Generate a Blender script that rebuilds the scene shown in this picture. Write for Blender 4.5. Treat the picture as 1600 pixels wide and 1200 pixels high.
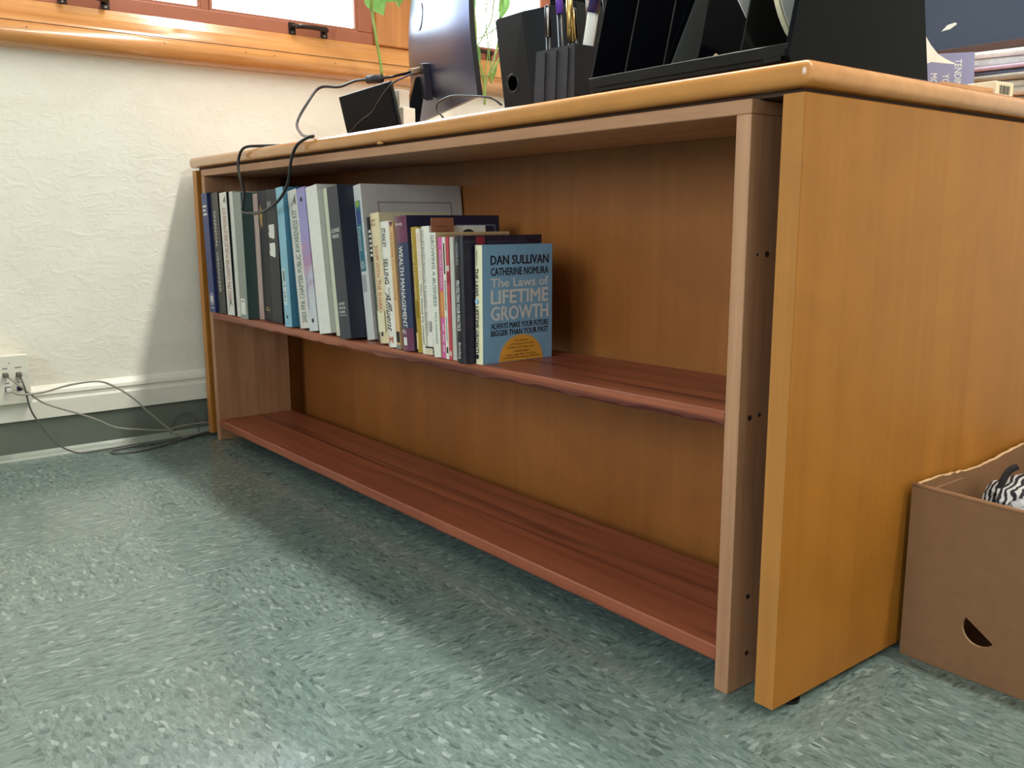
import bpy, bmesh, math, random
from mathutils import Vector, Matrix, noise

random.seed(7)
for o in list(bpy.data.objects):
    bpy.data.objects.remove(o, do_unlink=True)
scene = bpy.context.scene
COL = scene.collection
XW = -0.0446            # face of the window wall
DT = 0.735              # height of the desk top


def lin(c):
    return tuple(((v / 255) / 12.92 if v / 255 <= 0.04045 else ((v / 255 + 0.055) / 1.055) ** 2.4) for v in c) + (1.0,)


# ------------------------------------------------------------------ camera
cam_d = bpy.data.cameras.new('camera')
cam = bpy.data.objects.new('camera', cam_d)
COL.objects.link(cam)
cam_d.sensor_width = 36.0
cam_d.lens = 1407.47 / 1600 * 36.0
cam_d.clip_start = 0.02
R_ = Vector((0.61998854, 0.78460366, -0.00336341))
U_ = Vector((-0.13772114, 0.11304449, 0.9839989))
F_ = Vector((-0.77242935, 0.60960483, -0.1781428))
cam.matrix_world = Matrix(((R_.x, U_.x, -F_.x, 2.3949), (R_.y, U_.y, -F_.y, -0.8371),
                           (R_.z, U_.z, -F_.z, 0.5728), (0, 0, 0, 1)))
scene.camera = cam

# ------------------------------------------------------------------ world (overcast daylight) and exposure
world = bpy.data.worlds.new('sky')
scene.world = world
world.use_nodes = True
bg = world.node_tree.nodes['Background']
bg.inputs['Color'].default_value = (0.80, 0.91, 1.0, 1)
bg.inputs['Strength'].default_value = 9.0
scene.view_settings.view_transform = 'Standard'
scene.view_settings.look = 'None'
scene.view_settings.exposure = 0.32
scene.view_settings.gamma = 1.0
scene.view_settings.use_curve_mapping = False
LAMP_POWER = 27.0       # watts of each ceiling tube fixture
LAMP_COLOR = (1.0, 0.96, 0.88)


# ------------------------------------------------------------------ node helpers / materials
class NT:
    def __init__(self, name):
        self.m = bpy.data.materials.new(name)
        self.m.use_nodes = True
        self.t = self.m.node_tree
        self.b = self.t.nodes['Principled BSDF']

    def n(self, typ, **kw):
        nd = self.t.nodes.new('ShaderNode' + typ)
        for k, v in kw.items():
            setattr(nd, k, v)
        return nd

    def l(self, a, b):
        self.t.links.new(a, b)

    def coord(self, scale=(1, 1, 1), out='Object', rnd=False):
        tc = self.n('TexCoord')
        v = tc.outputs[out]
        if rnd:
            oi = self.n('ObjectInfo')
            mu = self.n('Math', operation='MULTIPLY')
            mu.inputs[1].default_value = 37.0
            self.l(oi.outputs['Random'], mu.inputs[0])
            ad = self.n('VectorMath', operation='ADD')
            self.l(v, ad.inputs[0])
            self.l(mu.outputs[0], ad.inputs[1])
            v = ad.outputs[0]
        mp = self.n('Mapping')
        mp.inputs['Scale'].default_value = scale
        self.l(v, mp.inputs['Vector'])
        return mp.outputs[0]

    def noise(self, vec, scale, detail=3, rough=0.5, dist=0.0):
        nd = self.n('TexNoise')
        nd.inputs['Scale'].default_value = scale
        nd.inputs['Detail'].default_value = detail
        nd.inputs['Roughness'].default_value = rough
        nd.inputs['Distortion'].default_value = dist
        self.l(vec, nd.inputs['Vector'])
        return nd.outputs['Fac']

    def ramp(self, fac, stops, interp='LINEAR'):
        r = self.n('ValToRGB')
        cr = r.color_ramp
        cr.interpolation = interp
        while len(cr.elements) < len(stops):
            cr.elements.new(0.5)
        for e, (p, c) in zip(cr.elements, stops):
            e.position = p
            e.color = c
        self.l(fac, r.inputs['Fac'])
        return r.outputs['Color']

    def mix(self, fac, a, b, blend='MIX'):
        m = self.n('Mix', data_type='RGBA', blend_type=blend)
        for src, i in ((fac, 0), (a, 6), (b, 7)):
            if isinstance(src, (int, float)):
                m.inputs[i].default_value = src
            elif isinstance(src, tuple):
                m.inputs[i].default_value = src
            else:
                self.l(src, m.inputs[i])
        return m.outputs[2]

    def bump(self, h, strength, dist):
        b = self.n('Bump')
        b.inputs['Strength'].default_value = strength
        b.inputs['Distance'].default_value = dist
        self.l(h, b.inputs['Height'])
        self.l(b.outputs[0], self.b.inputs['Normal'])

    def set(self, **kw):
        for k, v in kw.items():
            self.b.inputs[k.replace('_', ' ')].default_value = v


MATS = {}


def pm(name, rgb, rough=0.5, var=0.05, scale=40.0, bump=0.0, metal=0.0, spec=0.5, coat=0.0):
    """plain procedural material: colour with faint noise variation"""
    if name in MATS:
        return MATS[name]
    t = NT(name)
    c = lin(rgb)
    v = t.coord()
    f = t.noise(v, scale, 3)
    a = tuple(x * (1 - var) for x in c[:3]) + (1,)
    b = tuple(min(1, x * (1 + var)) for x in c[:3]) + (1,)
    t.l(t.ramp(f, [(0.3, a), (0.7, b)]), t.b.inputs['Base Color'])
    t.set(Roughness=rough, Metallic=metal)
    t.b.inputs['Specular IOR Level'].default_value = spec
    t.b.inputs['Coat Weight'].default_value = coat
    if bump:
        t.bump(f, bump, 0.002)
    MATS[name] = t.m
    return t.m


def wood(name, dark, light, axis, rough=0.4, fine=1.0, broad=1.0, seam=None, contrast=1.0, coat=0.0, streak=None):
    """wood with grain along axis (0,1,2); seam=(axis,width) gives veneer leaves of slightly differing tone"""
    t = NT(name)
    s1 = [70.0 * fine] * 3
    s1[axis] = 2.2 * fine
    s2 = [9.0 * broad] * 3
    s2[axis] = 0.9 * broad
    f1 = t.noise(t.coord(tuple(s1)), 1.0, 4, 0.6, 0.3)
    f2 = t.noise(t.coord(tuple(s2)), 1.0, 4, 0.55, 1.2)
    m = t.n('Math', operation='MULTIPLY_ADD')
    m.inputs[1].default_value = 0.45
    t.l(f1, m.inputs[0])
    m2 = t.n('Math', operation='MULTIPLY')
    m2.inputs[1].default_value = 0.55
    t.l(f2, m2.inputs[0])
    t.l(m2.outputs[0], m.inputs[2])
    h = 0.16 / contrast
    col = t.ramp(m.outputs[0], [(0.5 - h, lin(dark)), (0.5 + h, lin(light))])
    if streak:
        s3 = [38.0] * 3
        s3[axis] = 1.1
        f3 = t.noise(t.coord(tuple(s3)), 1.0, 3, 0.5, 0.6)
        fac = t.ramp(f3, [(0.55, (0, 0, 0, 1)), (0.72, (1, 1, 1, 1))])
        col = t.mix(fac, col, lin(streak))
    if seam:
        tc = t.n('TexCoord')
        sp = t.n('SeparateXYZ')
        t.l(tc.outputs['Object'], sp.inputs[0])
        dv = t.n('Math', operation='DIVIDE')
        dv.inputs[1].default_value = seam[1]
        t.l(sp.outputs[seam[0]], dv.inputs[0])
        fl = t.n('Math', operation='FLOOR')
        t.l(dv.outputs[0], fl.inputs[0])
        wn = t.n('TexWhiteNoise', noise_dimensions='1D')
        t.l(fl.outputs[0], wn.inputs['W'])
        tone = t.ramp(wn.outputs['Value'], [(0.0, (0.88, 0.86, 0.83, 1)), (1.0, (1.0, 1.0, 1.0, 1))])
        col = t.mix(1.0, col, tone, 'MULTIPLY')
    f4 = t.noise(t.coord((1, 1, 1)), 7.0, 3, 0.6, 1.0)
    col = t.mix(1.0, col, t.ramp(f4, [(0.3, (0.88, 0.87, 0.85, 1)), (0.65, (1, 1, 1, 1))]), 'MULTIPLY')
    t.l(col, t.b.inputs['Base Color'])
    t.set(Roughness=rough)
    t.b.inputs['Coat Weight'].default_value = coat
    t.b.inputs['Coat Roughness'].default_value = 0.15
    t.bump(f1, 0.06, 0.001)
    MATS[name] = t.m
    return t.m


def mat_floor():
    t = NT('vinyl composition tile')
    v = t.coord((1, 1, 1), rnd=True)
    wob = t.n('TexNoise')
    wob.inputs['Scale'].default_value = 45.0
    t.l(v, wob.inputs['Vector'])
    ad = t.n('VectorMath', operation='MULTIPLY_ADD')
    ad.inputs[1].default_value = (0.010, 0.006, 0)
    t.l(wob.outputs['Color'], ad.inputs[0])
    t.l(v, ad.inputs[2])

    def vor(scale):
        mp = t.n('Mapping')
        mp.inputs['Scale'].default_value = scale
        t.l(ad.outputs[0], mp.inputs['Vector'])
        vo = t.n('TexVoronoi', voronoi_dimensions='2D')
        vo.inputs['Scale'].default_value = 1.0
        t.l(mp.outputs[0], vo.inputs['Vector'])
        sp = t.n('SeparateColor')
        t.l(vo.outputs['Color'], sp.inputs[0])
        return sp.outputs[0]
    base = lin((110, 128, 123))
    c1 = t.ramp(vor((82, 205, 1)), [(0.0, lin((70, 88, 83))), (0.05, lin((92, 109, 103))), (0.22, base),
                                    (0.58, lin((104, 121, 115))), (0.82, lin((128, 144, 138))), (0.965, lin((156, 169, 163)))], 'CONSTANT')
    c2 = t.ramp(vor((170, 430, 1)), [(0.0, lin((86, 103, 98))), (0.2, base), (0.8, lin((134, 150, 144)))], 'CONSTANT')
    c = t.mix(0.35, c1, c2)
    big = t.noise(t.coord((1, 1, 1), rnd=True), 5.0, 2)
    c = t.mix(1.0, c, t.ramp(big, [(0.2, (0.9, 0.9, 0.89, 1)), (0.8, (1, 1, 1, 1))]), 'MULTIPLY')
    t.l(c, t.b.inputs['Base Color'])
    t.set(Roughness=0.17)
    t.b.inputs['Specular IOR Level'].default_value = 0.6
    f = t.noise(t.coord((1, 1, 1)), 22.0, 2)
    t.bump(f, 0.05, 0.003)
    return t.m


def mat_plaster():
    t = NT('cream trowelled plaster')
    v = t.coord((1, 1, 1.7))
    f1 = t.noise(v, 26, 5, 0.6, 1.2)
    f2 = t.noise(v, 7, 3, 0.5, 0.6)
    f3 = t.ramp(f1, [(0.47, (0, 0, 0, 1)), (0.62, (1, 1, 1, 1))])
    h = t.mix(0.55, f3, f2)
    t.l(t.ramp(f2, [(0.3, lin((233, 228, 214))), (0.7, lin((240, 236, 224)))]), t.b.inputs['Base Color'])
    t.set(Roughness=0.75)
    t.bump(h, 0.35, 0.004)
    return t.m


def mat_glass():
    t = NT('window glass')
    tr = t.n('BsdfTransparent')
    tr.inputs[0].default_value = (0.96, 0.98, 0.98, 1)
    gl = t.n('BsdfGlossy')
    gl.inputs['Roughness'].default_value = 0.02
    fr = t.n('Fresnel')
    ms = t.n('MixShader')
    t.l(fr.outputs[0], ms.inputs[0])
    t.l(tr.outputs[0], ms.inputs[1])
    t.l(gl.outputs[0], ms.inputs[2])
    t.l(ms.outputs[0], t.t.nodes['Material Output'].inputs['Surface'])
    return t.m


def mat_zebra():
    t = NT('black and white patterned cloth')
    w = t.n('TexWave')
    w.inputs['Scale'].default_value = 38
    w.inputs['Distortion'].default_value = 9
    w.inputs['Detail'].default_value = 2
    t.l(t.coord(), w.inputs['Vector'])
    t.l(t.ramp(w.outputs['Fac'], [(0.45, lin((25, 23, 25))), (0.6, lin((190, 186, 182)))]), t.b.inputs['Base Color'])
    t.set(Roughness=0.8)
    return t.m


def mat_marble():
    t = NT('purple marbled binder print')
    v = t.coord()
    sp = t.n('SeparateXYZ')
    t.l(v, sp.inputs[0])
    f = t.noise(v, 14, 4, 0.6, 1.0)
    ad = t.n('Math', operation='MULTIPLY_ADD')
    ad.inputs[1].default_value = 2.6
    t.l(sp.outputs[2], ad.inputs[0])
    t.l(f, ad.inputs[2])
    t.l(t.ramp(ad.outputs[0], [(0.45, lin((205, 210, 205))), (0.72, lin((186, 184, 200))), (0.88, lin((170, 128, 160))), (1.0, lin((150, 140, 190)))]),
        t.b.inputs['Base Color'])
    t.set(Roughness=0.4)
    return t.m


def mat_cosmos():
    t = NT('dark purple speckled jacket')
    vo = t.n('TexVoronoi')
    vo.inputs['Scale'].default_value = 120
    t.l(t.coord(), vo.inputs['Vector'])
    f = t.noise(t.coord(), 40, 3)
    base = t.ramp(f, [(0.4, lin((30, 27, 42))), (0.62, lin((44, 36, 56))), (0.76, lin((88, 36, 52)))])
    dots = t.ramp(vo.outputs['Distance'], [(0.08, (1, 1, 1, 1)), (0.16, (0, 0, 0, 1))])
    t.l(t.mix(dots, base, lin((96, 90, 110))), t.b.inputs['Base Color'])
    t.set(Roughness=0.4)
    return t.m


FLOOR = mat_floor()
PLASTER = mat_plaster()
GLASS = mat_glass()
ZEBRA = mat_zebra()
MARBLE = mat_marble()
COSMOS = mat_cosmos()
MAPLE_END = wood('maple veneer end panel', (156, 97, 30), (184, 123, 50), 2, 0.45, 0.7, 0.6, (1, 0.155), 0.55, 0.0)
MAPLE_END.node_tree.nodes['Principled BSDF'].inputs['Specular IOR Level'].default_value = 0.22
MAPLE_BACK_SHADED = wood('shaded maple veneer back panel', (142, 82, 34), (170, 106, 50), 2, 0.42, 0.7, 0.6, (0, 0.17), 0.6)  # darker than the end maple: recess shade put into the colour
MAPLE_TOP = wood('maple solid edge', (180, 114, 52), (208, 144, 76), 0, 0.22, 0.8, 0.6, None, 0.8, 0.5)
OAK_SIDE = wood('oak bookcase board', (156, 108, 76), (192, 144, 108), 2, 0.5, 1.0, 1.0, None, 1.2)
OAK_TOP = wood('oak bookcase top', (156, 108, 76), (190, 142, 106), 0, 0.5, 1.0, 1.0, None, 1.0)
CHERRY = wood('reddish shelf board', (136, 66, 44), (172, 98, 68), 0, 0.42, 0.8, 0.9, None, 1.0, 0.1, (96, 42, 34))
SILL_WOOD = wood('honey oak window trim', (182, 120, 62), (218, 158, 96), 1, 0.2, 0.9, 1.0, None, 1.0, 0.6)
POST_WOOD = wood('honey oak window post', (170, 104, 48), (206, 140, 76), 2, 0.3, 0.9, 1.0, None, 1.0, 0.3)
SASH = pm('brown painted sash', (158, 92, 66), 0.45, 0.05, 30)
BRONZE = pm('dark bronze', (58, 48, 46), 0.35, 0.2, 60, 0.1, 0.7)
WHITEPAINT = pm('white painted trim', (232, 230, 218), 0.4, 0.02, 20)
RUBBER = pm('grey green rubber base', (106, 113, 102), 0.45, 0.05, 25)
RUBBER_TOE_LIT = pm('rubber base toe highlight', (150, 158, 146), 0.35, 0.05, 25)  # same rubber, lightened to paint in the highlight along the toe
CEIL = pm('ceiling paint', (236, 234, 226), 0.8, 0.02, 10)
OUTLET = pm('ivory plastic', (226, 222, 208), 0.35, 0.01, 30)
JACK_BLUE = pm('blue jack', (44, 46, 104), 0.4)
JACK_DARK = pm('grey jack', (86, 80, 72), 0.5)
CORD_GREY = pm('grey cord', (150, 146, 134), 0.45)
CORD_DARK = pm('dark grey cord', (96, 95, 88), 0.5)
CORD_BLACK = pm('black cable', (18, 19, 24), 0.32)
BLACKP = pm('black plastic', (16, 17, 21), 0.3, 0.1, 30, spec=.3)
BLACKG = pm('glossy black plastic', (13, 14, 19), 0.16, 0.1, 30, spec=.4)
BLACKM = pm('matte black plastic', (40, 39, 44), 0.5, 0.08, 80, 0.1, spec=.35)
MONITOR = pm('dark blue grey monitor shell', (58, 62, 92), 0.3, 0.04, 30, 0, 0.75, 0.6)
CARD = pm('brown cardboard', (130, 91, 58), 0.8, 0.05, 60, 0.15)
CARD_EDGE = pm('cut cardboard edge', (190, 152, 114), 0.85, 0.12, 160, 0.4)
PAPER = pm('white paper', (232, 229, 220), 0.7, 0.02, 50)
PAGES = pm('book pages', (214, 204, 182), 0.8, 0.06, 300)
CREAMP = pm('cream paper', (226, 212, 178), 0.7, 0.03, 40)


# ------------------------------------------------------------------ geometry helpers
def finish(name, bm, mats, parent=None, smooth=False):
    bmesh.ops.recalc_face_normals(bm, faces=bm.faces[:])
    me = bpy.data.meshes.new(name)
    bm.to_mesh(me)
    bm.free()
    if not isinstance(mats, (list, tuple)):
        mats = [mats]
    for m in mats:
        me.materials.append(m)
    if smooth:
        for p in me.polygons:
            p.use_smooth = True
    o = bpy.data.objects.new(name, me)
    COL.objects.link(o)
    if parent:
        o.parent = parent
    return o


def empty(name, loc=(0, 0, 0), rot=(0, 0, 0)):
    o = bpy.data.objects.new(name, None)
    o.empty_display_size = 0.05
    COL.objects.link(o)
    o.location = loc
    o.rotation_euler = rot
    return o


def tag(o, label, cat, group=None):
    o['label'] = label
    o['category'] = cat
    if group:
        o['group'] = group
    return o


def struct(o, label=None):
    o['kind'] = 'structure'
    if label:
        o['label'] = label
    return o


def add_box(bm, x0, x1, y0, y1, z0, z1, bev=0.0, seg=2, mi=0):
    r = bmesh.ops.create_cube(bm, size=1.0)
    vs = r['verts']
    for v in vs:
        v.co = Vector((x0 + (v.co.x + .5) * (x1 - x0), y0 + (v.co.y + .5) * (y1 - y0), z0 + (v.co.z + .5) * (z1 - z0)))
    fs = set(f for v in vs for f in v.link_faces)
    if bev > 0:
        es = list(set(e for v in vs for e in v.link_edges))
        rr = bmesh.ops.bevel(bm, geom=es, offset=bev, segments=seg, affect='EDGES', profile=0.5)
        fs = set(rr['faces']) | set(f for f in fs if f.is_valid)
    for f in fs:
        if f.is_valid:
            f.material_index = mi
    return vs


def box(name, x0, x1, y0, y1, z0, z1, mat, parent=None, bev=0.0, seg=2, smooth=False):
    bm = bmesh.new()
    add_box(bm, x0, x1, y0, y1, z0, z1, bev, seg)
    return finish(name, bm, mat, parent, smooth)


def add_prism(bm, pts, d):
    """closed prism: polygon of 3D points swept by vector d"""
    d = Vector(d)
    a = [bm.verts.new(Vector(p)) for p in pts]
    b = [bm.verts.new(Vector(p) + d) for p in pts]
    n = len(pts)
    bm.faces.new(a)
    bm.faces.new(b[::-1])
    for i in range(n):
        bm.faces.new((a[i], b[i], b[(i + 1) % n], a[(i + 1) % n]))


def prism(name, pts, d, mat, parent=None, smooth=False):
    bm = bmesh.new()
    add_prism(bm, pts, d)
    return finish(name, bm, mat, parent, smooth)


def spline(pts, sub=6):
    P = [Vector(p) for p in pts]
    out = []
    for i in range(len(P) - 1):
        p0, p1, p2, p3 = P[max(i - 1, 0)], P[i], P[i + 1], P[min(i + 2, len(P) - 1)]
        for k in range(sub):
            t = k / sub
            out.append(0.5 * ((2 * p1) + (p2 - p0) * t + (2 * p0 - 5 * p1 + 4 * p2 - p3) * t * t + (3 * p1 - p0 - 3 * p2 + p3) * t ** 3))
    out.append(P[-1])
    return out


def add_tube(bm, pts, r, seg=8, cap=True):
    rs = r if isinstance(r, (list, tuple)) else [r] * len(pts)
    rings = []
    up = Vector((0.13, 0.27, 0.95))
    for i, p in enumerate(pts):
        p = Vector(p)
        d = (Vector(pts[min(i + 1, len(pts) - 1)]) - Vector(pts[max(i - 1, 0)])).normalized()
        s = d.cross(up)
        if s.length < 1e-4:
            s = d.cross(Vector((1, 0, 0)))
        s.normalize()
        q = s.cross(d).normalized()
        up = q
        rings.append([bm.verts.new(p + rs[i] * (math.cos(a) * s + math.sin(a) * q)) for a in (2 * math.pi * k / seg for k in range(seg))])
    for a, b in zip(rings, rings[1:]):
        for k in range(seg):
            bm.faces.new((a[k], a[(k + 1) % seg], b[(k + 1) % seg], b[k]))
    if cap:
        bm.faces.new(rings[0][::-1])
        bm.faces.new(rings[-1])


def tube(name, pts, r, mat, parent=None, seg=8, sub=6):
    bm = bmesh.new()
    p = spline(pts, sub) if sub else [Vector(q) for q in pts]
    add_tube(bm, p, r, seg)
    return finish(name, bm, mat, parent, True)


def add_cyl(bm, c, axis, r, h, seg=20):
    c, axis = Vector(c), Vector(axis).normalized()
    add_tube(bm, [c, c + axis * h], r, seg)


def cyl(name, c, axis, r, h, mat, parent=None, seg=20):
    bm = bmesh.new()
    add_cyl(bm, c, axis, r, h, seg)
    return finish(name, bm, mat, parent)


def lettering(body, parent, origin, right, up, width, height, mat, name='lettering', bold=0.0, off=0.0003, shear=0.0):
    """flat text fitted to a width x height box whose lower left corner is origin (parent space)"""
    cu = bpy.data.curves.new('text', 'FONT')
    cu.body = body
    cu.size = 1.0
    cu.resolution_u = 2
    cu.shear = shear
    to = bpy.data.objects.new('text', cu)
    COL.objects.link(to)
    dg = bpy.context.evaluated_depsgraph_get()
    me = bpy.data.meshes.new_from_object(to.evaluated_get(dg))
    bpy.data.objects.remove(to, do_unlink=True)
    if bold:                                   # heavier strokes: the outline laid down again, shifted slightly
        vs0 = [v.co.copy() for v in me.vertices]
        fs0 = [tuple(p.vertices) for p in me.polygons]
        vv, ff = [], []
        for q, (sx, sy) in enumerate(((-1, 0), (1, 0), (0, -.7), (0, .7))):
            n0 = len(vv)
            vv += [(v.x + sx * bold, v.y + sy * bold, q) for v in vs0]
            ff += [tuple(i + n0 for i in f) for f in fs0]
        me = bpy.data.meshes.new(name)
        me.from_pydata(vv, [], ff)
    xs = [v.co.x for v in me.vertices]
    ys = [v.co.y for v in me.vertices]
    if not xs:
        return None
    x0, x1, y0, y1 = min(xs), max(xs), min(ys), max(ys)
    right, up = Vector(right).normalized(), Vector(up).normalized()
    nrm = right.cross(up)
    for v in me.vertices:
        u_ = (v.co.x - x0) / max(1e-6, x1 - x0) * width
        w_ = (v.co.y - y0) / max(1e-6, y1 - y0) * height
        v.co = Vector(origin) + right * u_ + up * w_ + nrm * (off + v.co.z * .00004)
    me.materials.clear()
    me.materials.append(mat)
    me.name = name
    o = bpy.data.objects.new(name, me)
    COL.objects.link(o)
    o.parent = parent
    return o


# ================================================================== THE ROOM
X1, Y0, Y1, ZC = 4.2, -3.2, 2.4, 2.8
# floor: slab with separate vinyl tiles
fl = box('floor', XW - 0.3, X1 + 0.1, Y0 - 0.1, Y1 + 0.1, -0.1, -0.003, pm('tile joint', (84, 96, 90), 0.6), None)
struct(fl)
T = 0.3048
bm = bmesh.new()
e, hh = 0.00012, T / 2 - 0.00008
vb = [bm.verts.new((sx * hh, sy * hh, -0.0029)) for sx, sy in ((-1, -1), (1, -1), (1, 1), (-1, 1))]
vm = [bm.verts.new((sx * hh, sy * hh, -e)) for sx, sy in ((-1, -1), (1, -1), (1, 1), (-1, 1))]
vt = [bm.verts.new((sx * (hh - e), sy * (hh - e), 0)) for sx, sy in ((-1, -1), (1, -1), (1, 1), (-1, 1))]
bm.faces.new(vt)
bm.faces.new(vb[::-1])
for k in range(4):
    bm.faces.new((vb[k], vb[(k + 1) % 4], vm[(k + 1) % 4], vm[k]))
    bm.faces.new((vm[k], vm[(k + 1) % 4], vt[(k + 1) % 4], vt[k]))
tile0 = finish('tile', bm, FLOOR, fl)
first = True
for i in range(-5, 10):
    for j in range(-10, 10):
        cx, cy = 1.272 + (i + .5) * T, -0.380 + (j + .5) * T
        if cx - T / 2 > X1 or cx + T / 2 < XW or cy + T / 2 < Y0 or cy - T / 2 > Y1:
            continue
        o = tile0 if first else tile0.copy()
        if not first:
            COL.objects.link(o)
        first = False
        o.location = (cx, cy, 0)
        o.rotation_euler = (0, 0, (math.pi / 2) * ((i + j + 1) % 2) + math.pi * random.randint(0, 1))

# window wall with one long opening
WY0, WY1, WZ0, WZ1 = -0.46, 1.80, 1.03, 2.2
bm = bmesh.new()
add_box(bm, XW - 0.22, XW, Y0, Y1, 0, WZ0)
add_box(bm, XW - 0.22, XW, Y0, Y1, WZ1, ZC)
add_box(bm, XW - 0.22, XW, Y0, WY0, WZ0, WZ1)
add_box(bm, XW - 0.22, XW, WY1, Y1, WZ0, WZ1)
struct(finish('wall_left', bm, PLASTER))
struct(box('wall_back', XW - 0.22, X1 + 0.1, Y1, Y1 + 0.1, 0, ZC, PLASTER))
struct(box('wall_right', X1, X1 + 0.1, Y0, Y1, 0, ZC, PLASTER))
FX0, FX1, FZ0, FZ1 = 1.2, 3.4, 0.85, 2.3          # unseen window added behind the viewer as soft front fill
bm = bmesh.new()
add_box(bm, XW - 0.22, X1 + 0.1, Y0 - 0.1, Y0, 0, FZ0)
add_box(bm, XW - 0.22, X1 + 0.1, Y0 - 0.1, Y0, FZ1, ZC)
add_box(bm, XW - 0.22, FX0, Y0 - 0.1, Y0, FZ0, FZ1)
add_box(bm, FX1, X1 + 0.1, Y0 - 0.1, Y0, FZ0, FZ1)
struct(finish('wall_front', bm, PLASTER))
struct(box('ceiling', XW - 0.22, X1 + 0.1, Y0 - 0.1, Y1 + 0.1, ZC, ZC + 0.1, CEIL))

# rounded wooden apron on the wall face and the sloping stool above it
prof = [(0, .972), (.026, .9725), (.038, .977), (.046, .986), (.050, .998), (.048, 1.010), (.042, 1.020), (.033, 1.0268), (.024, 1.029), (0, 1.029)]
bm = bmesh.new()
add_prism(bm, [(XW + a, Y0 + .02, b) for a, b in prof], (0, Y1 - Y0 - .04, 0))
o = finish('trim_1', bm, SILL_WOOD, None, True)
struct(o, 'rounded honey oak apron rail under the windows')
prof = [(.0245, 1.0305), (.0225, 1.036), (.012, 1.047), (-.004, 1.062), (-.016, 1.078), (-.022, 1.0875), (-.09, 1.0875), (-.09, 1.0305)]
bm = bmesh.new()
add_prism(bm, [(XW + a, WY0 + .001, b) for a, b in prof], (0, WY1 - WY0 - .002, 0))
o = finish('trim_2', bm, SILL_WOOD, None, False)
struct(o, 'sloping honey oak window stool')
screws = pm('nail head', (70, 46, 30), 0.5)
for y, z, xx in ((-0.36, 1.012, .047), (-0.05, 1.012, .047), (0.16, 1.012, .047), (0.24, 1.012, .047), (0.42, 1.010, .048)):
    s = cyl('nail', (XW + xx - .002, y, z), (1, 0, .35), 0.0016, 0.003, screws, bpy.data.objects['trim_1'], 8)
# post between the windows and the outer jambs
struct(box('trim_3', XW - 0.10, XW - 0.012, 0.592, 0.790, 1.088, WZ1, POST_WOOD, None, 0.004), 'honey oak post between the two windows')
struct(box('trim_4', XW - 0.10, XW - 0.012, WY0, -0.392, 1.088, WZ1, POST_WOOD, None, 0.004))
struct(box('trim_5', XW - 0.10, XW - 0.012, 1.765, WY1, 1.088, WZ1, POST_WOOD, None, 0.004))


def window(n, ya, yb):
    w = empty('window_%d' % n, (0, 0, 0))
    struct(w)
    xf, xb = XW - 0.03, XW - 0.07
    zt = WZ1 - 0.005
    st = 0.050
    box('bottom_rail', xb, xf, ya, yb, 1.0885, 1.123, SASH, w, 0.002)
    box('top_rail', xb, xf, ya, yb, zt - 0.05, zt, SASH, w, 0.002)
    for a, b in ((ya, ya + st), (yb - st, yb)):
        box('stile', xb + .001, xf - .001, a, b, 1.1235, zt - 0.0505, SASH, w, 0.002)
    c = (ya + yb) / 2 - 0.012
    box('muntin', xb + .004, xf - .006, c - 0.012, c + 0.012, 1.1235, zt - 0.0505, SASH, w, 0.002)
    for a, b in ((ya + st, c - 0.012), (c + 0.012, yb - st)):
        box('pane', xb + .018, xb + .022, a + .0003, b - .0003, 1.1237, zt - 0.0507, GLASS, w)
        # slim bead round the glass
        bmm = bmesh.new()
        add_box(bmm, xf - .012, xf - .004, a, a + .008, 1.1235, zt - .0505)
        add_box(bmm, xf - .012, xf - .004, b - .008, b, 1.1235, zt - .0505)
        add_box(bmm, xf - .012, xf - .004, a + .008, b - .008, 1.1235, 1.1300)
        finish('glazing_bead', bmm, SASH, w)
    for a in (ya + 0.118, yb - 0.270):
        h = box('sash_lift', xf + .0002, xf + .004, a, a + .020, 1.090, 1.1215, BRONZE, w, 0.001)
        h['label'] = 'dark bronze sash lift handle'
        bmm = bmesh.new()
        add_box(bmm, xf + .0002, xf + .004, a + .098, a + .118, 1.090, 1.1215, .001)
        add_tube(bmm, spline([(xf + .003, a + .010, 1.108), (xf + .022, a + .012, 1.108), (xf + .030, a + .024, 1.108), (xf + .031, a + .059, 1.109),
                              (xf + .030, a + .094, 1.108), (xf + .022, a + .106, 1.108), (xf + .003, a + .108, 1.108)], 4), .0068, 8)
        g = finish('handle_bar', bmm, BRONZE, h)
        for yy in (a + .010, a + .108):
            cyl('screw', (xf + .0035, yy, 1.0955), (1, 0, 0), .0028, .0012, pm('steel', (150, 145, 140), .3, metal=.9), h, 8)
    return w


window(1, -0.390, 0.590)
window(2, 0.792, 1.763)
w3 = struct(empty('window_3'))  # added out of view to light the front-facing surfaces
for a, b in ((FX0, FX0 + .05), ((FX0 + FX1) / 2 - .025, (FX0 + FX1) / 2 + .025), (FX1 - .05, FX1)):
    box('stile', a, b, Y0 - .07, Y0 - .03, FZ0 + .05, FZ1 - .05, SASH, w3, .002)
for a, b in ((FZ0, FZ0 + .0495), (FZ1 - .0495, FZ1)):
    box('rail', FX0, FX1, Y0 - .07, Y0 - .03, a, b, SASH, w3, .002)
for a, b in ((FX0 + .0502, (FX0 + FX1) / 2 - .0252), ((FX0 + FX1) / 2 + .0252, FX1 - .0502)):
    box('pane', a, b, Y0 - .052, Y0 - .048, FZ0 + .0502, FZ1 - .0502, GLASS, w3)

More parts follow.
